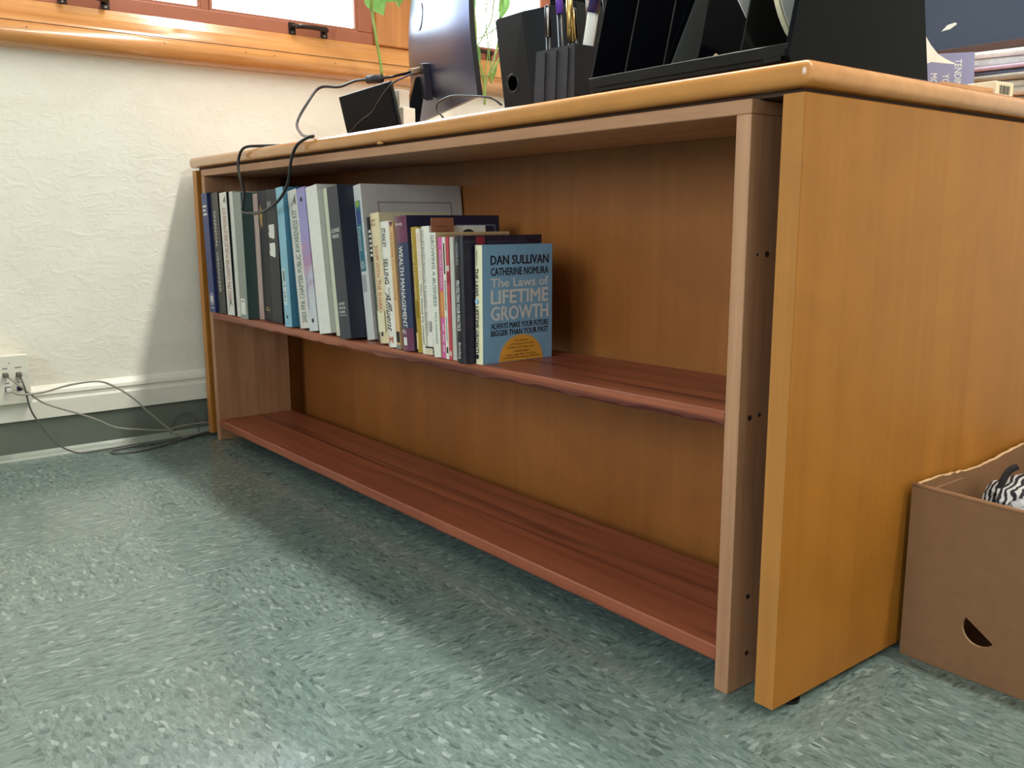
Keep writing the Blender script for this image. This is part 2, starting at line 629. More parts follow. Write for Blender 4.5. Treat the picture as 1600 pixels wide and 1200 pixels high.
# baseboards along the window wall and the back wall
prof = [(0, .097), (.016, .097), (.016, .140), (.013, .146), (.013, .152), (.016, .156), (.014, .164), (.008, .172), (0, .177)]
bm = bmesh.new()
add_prism(bm, [(XW + a, Y0 + .001, b) for a, b in prof], (0, Y1 - Y0 - .002, 0))
struct(finish('baseboard_left', bm, WHITEPAINT), 'white moulded baseboard on the window wall')
bm = bmesh.new()
add_box(bm, XW, XW + .006, Y0 + .001, Y1 - .001, .008, .0965, .001)
struct(finish('trim_6', bm, RUBBER), 'grey rubber cove base')
bm = bmesh.new()
add_prism(bm, [(XW + a, Y0 + .001, b) for a, b in ((.0062, .0002), (.022, .0002), (.019, .005), (.012, .010), (.0062, .016))], (0, Y1 - Y0 - .002, 0))
struct(finish('trim_7', bm, RUBBER_TOE_LIT), 'toe strip of the rubber base, its highlight painted pale')
struct(box('baseboard_back', XW + .03, X1, Y1 - .014, Y1, .0, .12, WHITEPAINT, None, .002))

# ------------------------------------------------------------------ ceiling lamps
DIFF = NT('lamp diffuser')
DIFF.set(Roughness=0.5)
DIFF.b.inputs['Base Color'].default_value = (.9, .9, .9, 1)
DIFF.b.inputs['Emission Color'].default_value = (*LAMP_COLOR, 1)
DIFF.b.inputs['Emission Strength'].default_value = 3.0
f_ = DIFF.noise(DIFF.coord(), 200)
DIFF.bump(f_, .05, .001)
for k, (lx, ly, lab) in enumerate(((0.60, 0.56, 'long white ceiling lamp nearest the windows above the desk'),
                                   (1.85, 0.56, 'long white ceiling lamp above the middle of the desk row'),
                                   (3.50, 0.56, 'long white ceiling lamp at the far end from the windows'))):
    lamp = empty('ceiling_lamp', (lx, ly, ZC))
    tag(lamp, lab, 'lamp', 'ceiling lamps')
    bm = bmesh.new()
    add_prism(bm, [(-.61, -.09, -.0005), (-.61, .09, -.0005), (-.61, .075, -.05), (-.61, -.075, -.05)], (1.22, 0, 0))
    finish('housing', bm, CEIL, lamp)
    box('diffuser', -.60, .60, -.07, .07, -.062, -.0505, DIFF.m, lamp, .004)
    la = bpy.data.lights.new('tube_light', 'AREA')
    la.shape = 'RECTANGLE'
    la.size, la.size_y = 1.2, 0.14
    la.energy = LAMP_POWER
    la.color = LAMP_COLOR
    lo = bpy.data.objects.new('tube_light', la)
    COL.objects.link(lo)
    lo.parent = lamp
    lo.location = (0, 0, -.068)

# daylight portals in the window openings (help the renderer sample the sky)
for ya, yb in ((-0.39, 0.59), (0.792, 1.763)):
    la = bpy.data.lights.new('window_daylight', 'AREA')
    la.shape = 'RECTANGLE'
    la.size, la.size_y = yb - ya, 1.1
    la.cycles.is_portal = True
    lo = bpy.data.objects.new('window_daylight', la)
    COL.objects.link(lo)
    lo.location = (XW - 0.20, (ya + yb) / 2, 1.64)
    lo.rotation_euler = (math.pi / 2, 0, -math.pi / 2)
la = bpy.data.lights.new('window_daylight', 'AREA')  # sky portal for the added fill window
la.shape = 'RECTANGLE'
la.size, la.size_y = FX1 - FX0, FZ1 - FZ0
la.cycles.is_portal = True
lo = bpy.data.objects.new('window_daylight', la)
COL.objects.link(lo)
lo.location = ((FX0 + FX1) / 2, Y0 - 0.09, (FZ0 + FZ1) / 2)
lo.rotation_euler = (math.pi / 2, 0, 0)

# ================================================================== DESK
L = 1.824
desk = tag(empty('desk', (0, 0, 0)), 'large maple desk standing against the window wall', 'desk')
bm = bmesh.new()
add_box(bm, -0.006, L + 0.008, -0.007, 0.93, 0.709, DT, .0095, 4)
o = finish('desktop', bm, MAPLE_TOP, desk, True)
o.data.polygons.foreach_set('use_smooth', [True] * len(o.data.polygons))
sub = pm('shadow gap strip', (70, 46, 28), 0.7)  # dark tone paints the shadow line under the desktop
box('shadow_spacer', 0.012, L - 0.012, 0.013, 0.91, 0.7035, 0.7088, sub, desk)
box('end_panel', L - 0.0262, L, 0.0, 0.915, 0.009, 0.7033, MAPLE_END, desk, .0012, 1)
box('end_panel', 0.0, 0.0262, 0.0, 0.915, 0.009, 0.7033, MAPLE_END, desk, .0012, 1)
EDGE = wood('maple edge band', (168, 106, 42), (196, 134, 66), 2, 0.4, 0.8, 0.6, None, 0.7)
for xa in (0.0004, L - 0.0258):
    box('edge_band', xa, xa + 0.0254, -0.0009, -0.0001, 0.0095, 0.7028, EDGE, desk)
box('modesty_panel', 0.0265, L - 0.0265, 0.262, 0.280, 0.02, 0.7033, MAPLE_BACK_SHADED, desk)
for x in (0.013, L - 0.013):
    for y in (0.05, 0.86):
        bm = bmesh.new()
        add_cyl(bm, (x, y, 0.0002), (0, 0, 1), 0.013, 0.004, 16)
        add_cyl(bm, (x, y, 0.004), (0, 0, 1), 0.004, 0.006, 10)
        finish('foot', bm, BLACKP, desk)
bm = bmesh.new()
add_tube(bm, [(0.955 + 0.022 * k / 6, -0.0035 - .001 * math.sin(k / 6 * math.pi), 0.7075 + .0012 * math.sin(k / 6 * math.pi)) for k in range(7)], [.0008, .002, .0025, .0026, .0025, .002, .0008], 6)
finish('lifted_edge', bm, MAPLE_TOP, desk, True)

# ================================================================== BOOKCASE
xb0, xb1, tb, yf, yk = 0.0619, 1.7581, 0.0201, -0.0012, 0.204
case = tag(empty('bookcase', (0, 0, 0)), 'long low wooden bookcase pushed under the desk, reddish shelves', 'bookcase')
box('top_board', xb0, xb1, yf, yk, 0.6872, 0.7030, OAK_TOP, case, .001, 1)
box('side_board', xb0, xb0 + tb, yf, yk, 0.0004, 0.6870, OAK_SIDE, case, .001, 1)
box('side_board', xb1 - tb, xb1, yf, yk, 0.0004, 0.6870, OAK_SIDE, case, .001, 1)


def shelf_z(x):
    t = max(0.0, (x - 0.95) / 0.788)
    return 0.3445 + 0.0078 * t


def shelf(name, zf, th, rough_edge):
    bm = bmesh.new()
    xa, xb = xb0 + tb + .0003, xb1 - tb - .0003
    n = 90
    A = []
    rnd = random.Random(3 if rough_edge > .002 else 5)
    ph = [rnd.uniform(0, 6) for _ in range(4)]
    for i in range(n + 1):
        x = xa + (xb - xa) * i / n
        z = zf(x)
        w = rough_edge * (math.sin(x * 23 + ph[0]) * .4 + math.sin(x * 61 + ph[1]) * .35 + math.sin(x * 117 + ph[2]) * .25) * min(1, .25 + x)
        ring = [(x, yf + .0025, z), (x, yf, z - .002), (x, yf + .0004, z - th + .004 + w), (x, yf + .004, z - th + w * .3), (x, yk, z - th), (x, yk, z)]
        A.append([bm.verts.new(p) for p in ring])
    for a, b in zip(A, A[1:]):
        for k in range(6):
            bm.faces.new((a[k], b[k], b[(k + 1) % 6], a[(k + 1) % 6]))
    bm.faces.new(A[0])
    bm.faces.new(A[-1][::-1])
    return finish(name, bm, CHERRY, case)


shelf('shelf', shelf_z, 0.0195, 0.0045)
shelf('bottom_shelf', lambda x: 0.0563, 0.021, 0.0015)
hole = pm('dark screw hole', (44, 28, 22), 0.6)
for y, z, r in ((0.0381, 0.5344, .0035), (0.0196, 0.3449, .0035), (0.0377, 0.3462, .0028), (0.0316, 0.1196, .0032), (0.0342, 0.0447, .0032), (0.0205, 0.5342, .0016)):
    cyl('bolt', (xb1 - .0006, y, z), (1, 0, 0), r, .0011, hole, case, 12)

# ================================================================== BOOKS
BT = {
    'navy': (0.0971, 0.0380, 0.2985, 2.6, -0.012), 'finorg': (0.1427, 0.0500, 0.2981, 2.6, -0.006),
    'prkit': (0.1976, 0.0460, 0.2975, 2.4, -0.004), 'whitenarrow': (0.2494, 0.0224, 0.2991, 2.2, 0.0),
    'green': (0.2960, 0.0457, 0.2945, 1.2, -0.01), 'pink': (0.3423, 0.0270, 0.2922, 1, 0.018),
    'blackgold': (0.3751, 0.0430, 0.2971, 1, 0.016), 'blacklabel': (0.4291, 0.0555, 0.2984, 1, 0.012),
    'ltblue': (0.5334, 0.0355, 0.3002, 3.2, -0.004), 'pakit': (0.5890, 0.0438, 0.2937, 7, 0.006),
    'marble': (0.6452, 0.0402, 0.2966, 7, 0.0), 'whitethick': (0.7002, 0.0505, 0.2979, 7.4, -0.004),
    'cream': (0.7518, 0.0194, 0.2938, 7, 0.008), 'licensee': (0.8021, 0.0442, 0.2943, 7, -0.01),
    'whiteteal': (0.8493, 0.0285, 0.2977, 7.4, 0.024), 'darknarrow': (0.8786, 0.0136, 0.2373, 7, 0.03),
    'sharks': (0.9093, 0.0332, 0.2426, 6.2, 0.014), 'affluent': (0.9649, 0.0320, 0.2268, 5.2, 0.0),
    'tan': (0.9991, 0.0140, 0.2277, 4.6, 0.0), 'wealth': (1.0214, 0.0380, 0.2354, 4.4, -0.004),
    'gold': (1.0601, 0.0216, 0.2166, 4.2, 0.002), 'cheese': (1.0825, 0.0111, 0.2147, 4.1, 0.002),
    'values': (1.0945, 0.0237, 0.2178, 3.4, 0.0), 'growing': (1.1279, 0.0198, 0.2074, 3.0, -0.004),
    'more': (1.1483, 0.0129, 0.2001, 2.3, -0.002), 'tailored': (1.1618, 0.0087, 0.2003, 2.1, -0.003),
    'red': (1.1711, 0.0089, 0.2004, 2.1, -0.003), 'greywhite': (1.1805, 0.0108, 0.2004, 1.8, -0.002),
    'protect': (1.2116, 0.0229, 0.2026, 1.6, -0.018), 'life': (1.2365, 0.0185, 0.1882, 0.0, 0.0)}
DN, UPX = (0, 0, -1), (1, 0, 0)


def book(key, name, label, cat, spine, cover, kind='paper', depth=0.15, fan=0.0, pages=PAGES, group=None):
    """kind: paper, hard (rounded spine, overhanging boards) or binder"""
    x0, w, h, lean, y = BT[key]
    b = empty(name, (x0, y, shelf_z(x0) + .0004), (0, -math.radians(lean), 0))
    tag(b, label, cat, group)
    d = min(depth, 0.259 - y)
    t = {'paper': .0006, 'hard': .0022, 'binder': .0026}[kind]
    bulge = {'paper': .0, 'hard': .004, 'binder': .0}[kind]
    n = 6 if bulge else 2
    outer = [(0, d)]
    inner = [(t, d)]
    for k in range(n):
        u = k / (n - 1)
        yb = bulge * (1 - math.sin(math.pi * u))
        cr = .0012 if k in (0, n - 1) else 0
        outer.append((w * u, yb + cr * 0))
        inner.append((t + (w - 2 * t) * u, yb + t))
    outer.append((w + fan, d))
    inner.append((w - t + fan, d))
    bm = bmesh.new()
    rows = []
    for (ox, oy), (ix, iy) in zip(outer, inner):
        rows.append([bm.verts.new(p) for p in ((ox, oy, 0), (ox, oy, h), (ix, iy, h), (ix, iy, 0))])
    for i, (a, c) in enumerate(zip(rows, rows[1:])):
        mi = 0 if 0 < i < len(rows) - 2 else 1
        for k in range(4):
            f = bm.faces.new((a[k], c[k], c[(k + 1) % 4], a[(k + 1) % 4]))
            f.material_index = mi
    for r in (rows[0], rows[-1]):
        bm.faces.new(r).material_index = 1
    finish('cover', bm, [spine, cover], b)
    ins = {'paper': .0004, 'hard': .0035, 'binder': .010}[kind]
    dp = d - {'paper': .0003, 'hard': .004, 'binder': .012}[kind]
    yb = bulge + t + .0006
    zl = .0006 if kind != 'binder' else .008
    wl = w - t - .0004
    if kind == 'binder':
        wl = t + (w - 2 * t) * .8
    bm = bmesh.new()
    f2 = fan * dp / d * (.35 if kind == 'binder' else .8)
    add_prism(bm, [(t + .0004, yb, zl), (wl, yb, zl), (wl + f2, dp, zl), (t + .0004, dp, zl)], (0, 0, h - zl - ins))
    finish('pages', bm, pages, b)
    b['_w'], b['_h'], b['_d'] = w, h, d
    return b


def dim(b):
    return b['_w'], b['_h'], b['_d']


def spine_text(b, s, z_top, length, frac, mat, cx=0.5, down=True, bold=0.0, shear=0.0):
    """text running along the spine; frac = letter height as share of the spine width"""
    w, h, d = dim(b)
    ht = w * frac
    xc = w * cx
    if down:
        return lettering(s, b, (xc - ht / 2, 0, z_top), DN, UPX, length, ht, mat, bold=bold, shear=shear)
    return lettering(s, b, (xc + ht / 2, 0, z_top - length), (0, 0, 1), (-1, 0, 0), length, ht, mat, bold=bold, shear=shear)


def patch(b, name, xa, xb, za, zb, mat, proud=.0004):
    """flat print or sticker on the spine"""
    return box(name, xa, xb, -proud, .0002, za, zb, mat, b)


INK = {k: pm('ink ' + k, v, 0.55, 0.03) for k, v in dict(
    white=(220, 217, 208), black=(28, 27, 30), grey=(120, 122, 120), lightgrey=(168, 168, 165), red=(196, 92, 66), rose=(168, 120, 112),
    green=(112, 124, 112), dgreen=(84, 108, 104), orange=(205, 120, 60), navy=(30, 36, 62), yellow=(216, 190, 130), gold=(178, 148, 86),
    pale=(206, 194, 180), brown=(150, 92, 54), teal=(62, 118, 132), maroon=(96, 44, 66), crimson=(150, 40, 52), dpurple=(44, 38, 54),
    olive=(140, 116, 38), sun=(226, 160, 58), skyblue=(150, 190, 216), lilac=(128, 126, 158)).items()}


def vin(name, rgb, rough=0.38):
    return pm(name, rgb, rough, 0.04, 60)


# -- the row of binders, from the wall
NAVY = vin('navy vinyl', (42, 56, 110))
b = book('navy', 'binder', 'navy blue binder, first in the row beside the bookcase side', 'binder', NAVY, vin('navy vinyl side', (34, 42, 92)), 'binder', .24)
w, h, d = dim(b)
for k, ww in enumerate((.62, .5, .66)):
    patch(b, 'print_line', w * .15, w * (.15 + ww), h - .035 - k * .010, h - .030 - k * .010, INK['white'], .0003)
bm = bmesh.new()
for k in range(16):
    a = k * math.pi / 8
    add_prism(bm, [(w * .5 + .007 * math.cos(a), -.0004, .034 + .011 * math.sin(a)), (w * .5 + .011 * math.cos(a - .12), -.0004, .034 + .016 * math.sin(a - .12)),
                   (w * .5 + .011 * math.cos(a + .12), -.0004, .034 + .016 * math.sin(a + .12))], (0, .0005, 0))
add_box(bm, w * .5 - .007, w * .5 + .007, -.0004, .0001, .026, .042)
finish('emblem', bm, INK['white'], b)
patch(b, 'print_line', w * .3, w * .75, .010, .0125, INK['white'], .0003)

b = book('finorg', 'binder', 'black binder with a grey title reading down its spine', 'binder', vin('charcoal vinyl', (38, 37, 40), .35), vin('black vinyl', (30, 31, 36)), 'binder', .24)
spine_text(b, 'FINANCIAL  ORGANIZER', dim(b)[1] - .045, .20, .26, INK['white'], .42)

KITW = vin('white glossy kit spine', (214, 210, 200), .25)
b = book('prkit', 'binder', 'white spined kit binder with rose lettering reading upward', 'binder', KITW, vin('black vinyl', (30, 31, 36)), 'binder', .24)
w, h, d = dim(b)
spine_text(b, '2003 FPA CHAPTER PUBLIC RELATIONS KIT', h - .035, .225, .50, INK['rose'], .55, False, .022)
prism('emblem', [(w * .2, -.0004, .012), (w * .5, -.0004, .045), (w * .8, -.0004, .022), (w * .5, -.0004, .03)], (0, .0005, 0), INK['grey'], b)
prism('emblem', [(w * .45, -.0004, h - .022), (w * .8, -.0004, h - .008), (w * .85, -.0004, h - .026)], (0, .0005, 0), INK['grey'], b)

book('whitenarrow', 'book', 'slim plain white volume left of the green binder', 'book', vin('plain white board', (206, 204, 196)), vin('plain white board', (206, 204, 196)), 'paper', .20)

b = book('green', 'binder', 'dark green binder with grey spine and white label at its foot', 'binder', vin('grey green spine', (122, 130, 122), .25), vin('dark green vinyl', (52, 74, 72), .35), 'binder', .24)
w, h, d = dim(b)
patch(b, 'spine_label', w * .12, w * .72, .010, .048, INK['white'])
patch(b, 'print_line', w * .2, w * .62, .040, .043, INK['grey'], .0006)

b = book('pink', 'book', 'slim pale pink volume between the green and black binders', 'book', vin('pale pink paper', (198, 168, 158)), vin('pale pink paper', (198, 168, 158)), 'paper', .18)
patch(b, 'print_line', .011, .013, .03, .24, INK['white'], .0003)

BLK = vin('black textured vinyl', (38, 38, 46), .5)
b = book('blackgold', 'binder', 'black binder with a gold flame emblem near the top', 'binder', BLK, BLK, 'binder', .235)
w, h, d = dim(b)
bm = bmesh.new()
add_prism(bm, [(w * .12, -.0005, h - .058), (w * .32, -.0005, h - .030), (w * .52, -.0005, h - .056), (w * .46, -.0005, h - .070), (w * .5, -.0005, h - .082), (w * .3, -.0005, h - .074), (w * .2, -.0005, h - .086), (w * .22, -.0005, h - .072)], (0, .0006, 0))
finish('emblem', bm, INK['gold'], b)
patch(b, 'print_line', w * .3, w * .8, .024, .027, INK['gold'], .0003)
patch(b, 'print_line', w * .3, w * .7, .030, .032, INK['gold'], .0003)
b = book('blacklabel', 'binder', 'thick black binder with two torn white stickers', 'binder', BLK, vin('black vinyl', (30, 31, 36)), 'binder', .235)
w, h, d = dim(b)
for za, zb in ((h - .109, h - .076), (h - .150, h - .117)):
    bm = bmesh.new()
    add_prism(bm, [(w * .18, -.0005, za + .004), (w * .12, -.0005, za + .014), (w * .2, -.0005, za + .015), (w * .16, -.0005, zb - .002), (w * .66, -.0005, zb), (w * .70, -.0005, zb - .006), (w * .68, -.0005, za + .003), (w * .6, -.0005, za)], (0, .0006, 0))
    finish('sticker', bm, INK['white'], b)
patch(b, 'sticker', w * .12, w * .5, h - .042, h - .026, INK['grey'])

b = book('ltblue', 'binder', 'light blue binder with a small white label low on its spine', 'binder', vin('light blue vinyl', (126, 178, 196)), vin('mid blue vinyl', (70, 122, 148)), 'binder', .24)
w, h, d = dim(b)
patch(b, 'spine_label', w * .1, w * .55, .048, .128, pm('pale label', (186, 202, 202), .5))
patch(b, 'print_line', w * .22, w * .46, .100, .122, INK['grey'], .0006)
lettering('1 (2)', b, (w * .16, -.0004, .090), DN, UPX, .034, w * .3, INK['navy'])
cyl('rivet', (w * .4, .0002, .022), (0, -1, 0), .0035, .0008, INK['black'], b, 12)

b = book('pakit', 'binder', 'white spined kit binder with green lettering reading upward', 'binder', KITW, vin('black vinyl', (30, 31, 36)), 'binder', .235)
w, h, d = dim(b)
spine_text(b, '2003 FPA CHAPTER PUBLIC AWARENESS KIT', h - .042, .240, .52, INK['green'], .56, False, .025)
prism('emblem', [(w * .35, -.0004, h - .034), (w * .8, -.0004, h - .010), (w * .86, -.0004, h - .034), (w * .6, -.0004, h - .026)], (0, .0005, 0), INK['grey'], b)

b = book('marble', 'binder', 'binder with a marbled purple and white spine', 'binder', MARBLE, MARBLE, 'binder', .235)
w, h, d = dim(b)
for z in (.022, h - .024):
    cyl('rivet', (w * .5, .0002, z), (0, -1, 0), .0045, .0008, INK['black'], b, 12)
patch(b, 'print_line', w * .18, w * .24, .045, .115, INK['green'], .0003)

WH = vin('white vinyl', (222, 219, 211), .3)
b = book('whitethick', 'binder', 'thick plain white binder left of the cream volume', 'binder', WH, vin('off white vinyl', (196, 193, 184), .3), 'binder', .24)
book('cream', 'book', 'slim cream volume against the dark blue manual', 'book', vin('cream board', (214, 210, 184)), vin('cream board', (214, 210, 184)), 'paper', .18)

b = book('licensee', 'binder', 'dark slate manual binder with small white lettering', 'binder', vin('slate vinyl', (46, 49, 60), .45), vin('midnight vinyl', (30, 33, 52), .4), 'binder', .245)
w, h, d = dim(b)
lettering('LICENSEE', b, (w * .12, 0, h - .088), (1, 0, 0), (0, 0, 1), w * .74, .0075, INK['white'], bold=.01)
lettering('MANUAL', b, (w * .16, 0, h - .099), (1, 0, 0), (0, 0, 1), w * .62, .0075, INK['white'], bold=.01)
for k, s in enumerate(('CERTIFIED', 'FINANCIAL', 'PLANNER')):
    lettering(s, b, (w * .14, 0, .066 - k * .008), (1, 0, 0), (0, 0, 1), w * (.56 + .08 * (k == 1)), .005, INK['white'], bold=.01)
patch(b, 'print_line', w * .14, w * .8, .0455, .0465, INK['white'], .0003)

b = book('whiteteal', 'binder', 'white binder with teal spine label, its wide cover standing above the paperbacks', 'binder', vin('white binder', (212, 210, 205), .3), vin('grey white binder cover', (190, 182, 176), .4), 'binder', .232)
w, h, d = dim(b)
patch(b, 'spine_label', w * .08, w * .72, h - .165, h - .030, INK['teal'])
cyl('label_dot', (w * .4, -.0003, h - .036), (0, -1, 0), .007, .0005, pm('green ring', (150, 176, 84), .5), b, 14)
patch(b, 'label_band', w * .1, w * .7, h - .075, h - .048, pm('violet blue print', (70, 84, 132), .5), .0006)
lettering('Financial', b, (w * .22, -.0005, h - .080), DN, UPX, .045, w * .32, INK['white'])
lettering('@', b, (w * .14, -.0005, h - .145), DN, UPX, .016, w * .5, INK['white'])
patch(b, 'sticker', w * .1, w * .62, h - .205, h - .172, INK['lightgrey'])
bm = bmesh.new()
sl = 0.0
for a, c, e1, e2 in ((.034, .205, h - .034, h - .0355), (.034, .0355, h - .1, h - .034), (.2035, .205, h - .1, h - .034)):
    add_prism(bm, [(w + sl * a + .0004, a, e1), (w + sl * c + .0004, c, e1), (w + sl * c + .0004, c, e2), (w + sl * a + .0004, a, e2)], (.0003, 0, 0))
finish('cover_outline', bm, pm('outline ink', (140, 112, 108), .5), b)

# -- the paperbacks and hardbacks
b = book('darknarrow', 'book', 'slim dark mottled volume behind the cream sharks title', 'book', pm('dark mottled spine', (84, 88, 78), .5, .5, 140), vin('dark grey cover', (60, 60, 62)), 'paper', .15)
w, h, d = dim(b)
patch(b, 'spine_band', w * .05, w * .95, h - .085, h - .001, INK['black'])
for k in range(6):
    patch(b, 'print_line', w * .25, w * .8, h - .030 - k * .009, h - .025 - k * .009, INK['white'], .0006)

CRS = vin('cream jacket', (220, 202, 162), .35)
b = book('sharks', 'book', 'cream hardback with red lettering down its spine', 'book', CRS, vin('cream jacket side', (206, 190, 156)), 'hard', .165)
w, h, d = dim(b)
spine_text(b, 'SWIM WITH THE SHARKS', h - .060, .125, .36, INK['red'], .58)
lettering('HARVEY', b, (w * .25, 0, h - .016), (1, 0, 0), (0, 0, 1), w * .5, .005, INK['brown'])
lettering('MACKAY', b, (w * .25, 0, h - .024), (1, 0, 0), (0, 0, 1), w * .5, .005, INK['brown'])
patch(b, 'spine_band', w * .15, w * .9, .022, .062, pm('pale yellow print', (226, 216, 180), .5), .0003)
patch(b, 'emblem', w * .42, w * .6, .014, .022, INK['black'])

b = book('affluent', 'book', 'white hardback with black serif and script title', 'book', vin('white jacket', (226, 220, 206), .35), vin('white jacket', (226, 220, 206), .35), 'hard', .155)
w, h, d = dim(b)
spine_text(b, 'STANLEY', h - .012, .034, .40, INK['black'], .5, True, .006)
spine_text(b, 'SELLING', h - .066, .046, .44, INK['black'], .5, True, .012)
spine_text(b, 'TO THE', h - .118, .018, .22, INK['black'], .62)
spine_text(b, 'Affluent', h - .126, .072, .60, INK['black'], .5, True, 0, .5)
lettering('M', b, (w * .3, 0, .008), (1, 0, 0), (0, 0, 1), w * .4, .012, INK['red'], bold=.03)

b = book('tan', 'book', 'slim tan paperback with orange lettering and a small black badge', 'book', vin('tan cover', (212, 168, 116)), vin('tan cover', (212, 168, 116)), 'paper', .15)
w, h, d = dim(b)
spine_text(b, 'Marketing Your Consulting', h - .020, .120, .55, INK['brown'], .5)
patch(b, 'emblem', w * .12, w * .88, .012, .032, INK['black'])
prism('corner_triangle', [(w * .0, -.0004, h - .001), (w * .98, -.0004, h - .001), (w * .5, -.0004, h - .010)], (0, .0005, 0), INK['maroon'], b)
patch(b, 'spine_band', w * .02, w * .98, .0005, .008, INK['grey'])

NV = vin('dark blue jacket', (44, 58, 88), .35)
b = book('wealth', 'book', 'dark blue hardback with maroon ends and large white serif title', 'book', NV, vin('midnight jacket', (32, 34, 60), .4), 'hard', .205)
w, h, d = dim(b)
MAR = vin('maroon print', (104, 52, 78), .35)
for za, zb in ((h - .046, h - .0005), (.0005, .040)):
    bm = bmesh.new()
    n = 8
    pts = [(w * k / n, .004 * (1 - math.sin(math.pi * k / n)) - .0004, za) for k in range(n + 1)]
    add_prism(bm, pts + [(p[0], p[1] + .0006, za) for p in pts[::-1]], (0, 0, zb - za))
    finish('spine_band', bm, MAR, b)
lettering('Evensky', b, (w * .18, -.0004, h - .018), (1, 0, 0), (0, 0, 1), w * .62, .0075, INK['white'])
spine_text(b, 'WEALTH MANAGEMENT', h - .052, .142, .34, INK['white'], .5, True, .014)
lettering('Mc', b, (w * .25, -.0005, .030), (1, 0, 0), (0, 0, 1), w * .3, .008, INK['white'])
patch(b, 'emblem', w * .3, w * .55, .010, .024, INK['white'], .0008)
bm = bmesh.new()
sl = 0.0
for a, c, e1, e2 in ((.105, .195, h - .017, h - .0185), (.105, .1065, h - .06, h - .017), (.1935, .195, h - .06, h - .017)):
    add_prism(bm, [(w + sl * a + .0004, a, e1), (w + sl * c + .0004, c, e1), (w + sl * c + .0004, c, e2), (w + sl * a + .0004, a, e2)], (.0003, 0, 0))
finish('cover_outline', bm, pm('pale blue outline', (130, 136, 170), .5), b)

b = book('gold', 'book', 'mustard yellow hardback with pale capital lettering', 'book', vin('mustard jacket', (170, 138, 46), .35), vin('mustard jacket', (170, 138, 46), .35), 'hard', .15)
w, h, d = dim(b)
spine_text(b, 'HUG YOUR CUSTOMERS', h - .008, .115, .34, INK['yellow'], .5, True, .012)
patch(b, 'emblem', w * .3, w * .7, .060, .090, INK['olive'])
patch(b, 'emblem', w * .25, w * .5, .006, .035, INK['yellow'])

b = book('cheese', 'book', 'very slim white volume with red author name and black title', 'book', vin('ivory jacket', (228, 220, 200)), vin('ivory jacket', (228, 220, 200)), 'paper', .13)
w, h, d = dim(b)
spine_text(b, 'Spencer Johnson, M.D.', h - .008, .080, .5, INK['red'], .5)
spine_text(b, 'Who Moved My Cheese?', h - .094, .105, .6, INK['black'], .5, True, .01)

b = book('values', 'book', 'white hardback with thin grey capitals and a black band near its foot', 'book', vin('white jacket', (226, 220, 206), .35), vin('white jacket', (226, 220, 206), .35), 'hard', .122)
w, h, d = dim(b)
spine_text(b, 'VALUES-BASED FINANCIAL PLANNING - BACHRACH', h - .006, .178, .34, INK['grey'], .38)
patch(b, 'spine_band', .0008, w - .0008, .012, .0142, INK['black'], .0012)
patch(b, 'spine_band', .0008, w - .0008, .0006, .0115, pm('pale tan print', (214, 196, 164), .5), .0006)
patch(b, 'print_spot', w * .62, w * .86, .040, .058, INK['lightgrey'])
bm = bmesh.new()
add_prism(bm, [(w + .0001, .085 + .013 * math.cos(math.pi * k / 10), h - .014 + .008 * math.sin(math.pi * k / 10)) for k in range(11)], (.0004, 0, 0))
finish('cover_print', bm, INK['black'], b)

# brown card standing between two books
cz = shelf_z(1.1235)
card = tag(empty('reading_card', (1.1235, 0.004, cz + .0004), (0, -math.radians(3.2), 0)), 'brown printed card sticking up between two white books', 'card')
box('sheet', 0, .0016, 0, .046, 0, .232, pm('brown card', (150, 92, 64), .6), card, .0003, 1)
for k in range(4):
    lettering(('Discover', 'the wealth', 'within you', '')[k] or '-', card, (.0016, .008, .216 - .009 * k), (0, 1, 0), (0, 0, 1), .030 if k else .024, .005, pm('dark brown ink', (92, 48, 34), .6))

b = book('growing', 'book', 'white paperback with green serif title and beige cover top', 'book', vin('white paperback', (222, 218, 202)), vin('beige cover', (196, 170, 128)), 'paper', .155)
w, h, d = dim(b)
spine_text(b, 'GROWING A BUSINESS', h - .004, .118, .5, INK['dgreen'], .5, True, .008)
spine_text(b, 'PAUL HAWKEN', h - .132, .052, .34, INK['dgreen'], .5)
lettering('A COMPANION VOLUME TO THE 17-PART PBS TELEVISION SERIES', b, (w, .010, h - .0078), (0, 1, 0), (0, 0, 1), .138, .0042, INK['brown'])

PK = vin('magenta cover', (206, 92, 150))
b = book('more', 'book', 'slim magenta paperback with an orange middle', 'book', PK, PK, 'paper', .14)
w, h, d = dim(b)
patch(b, 'spine_band', .0002, w - .0002, .068, .112, INK['orange'])
spine_text(b, 'MORE THAN', h - .022, .060, .5, INK['pale'], .5, True, .012)
spine_text(b, 'PRODUCT', h - .092, .036, .5, INK['yellow'], .5, True, .008)
for k in range(3):
    patch(b, 'print_line', w * .4, w * .65, .010 + k * .018, .022 + k * .018, INK['pale'], .0003)

b = book('tailored', 'book', 'very slim white booklet between the magenta and red ones', 'book', vin('white paperback', (222, 218, 202)), vin('white paperback', (222, 218, 202)), 'paper', .14)
w, h, d = dim(b)
patch(b, 'print_line', w * .3, w * .7, h - .06, h - .01, INK['black'], .0003)
patch(b, 'print_line', w * .35, w * .65, h - .12, h - .07, INK['grey'], .0003)
patch(b, 'print_line', w * .4, w * .6, .03, .07, INK['grey'], .0003)
patch(b, 'emblem', w * .25, w * .75, .010, .020, INK['black'])

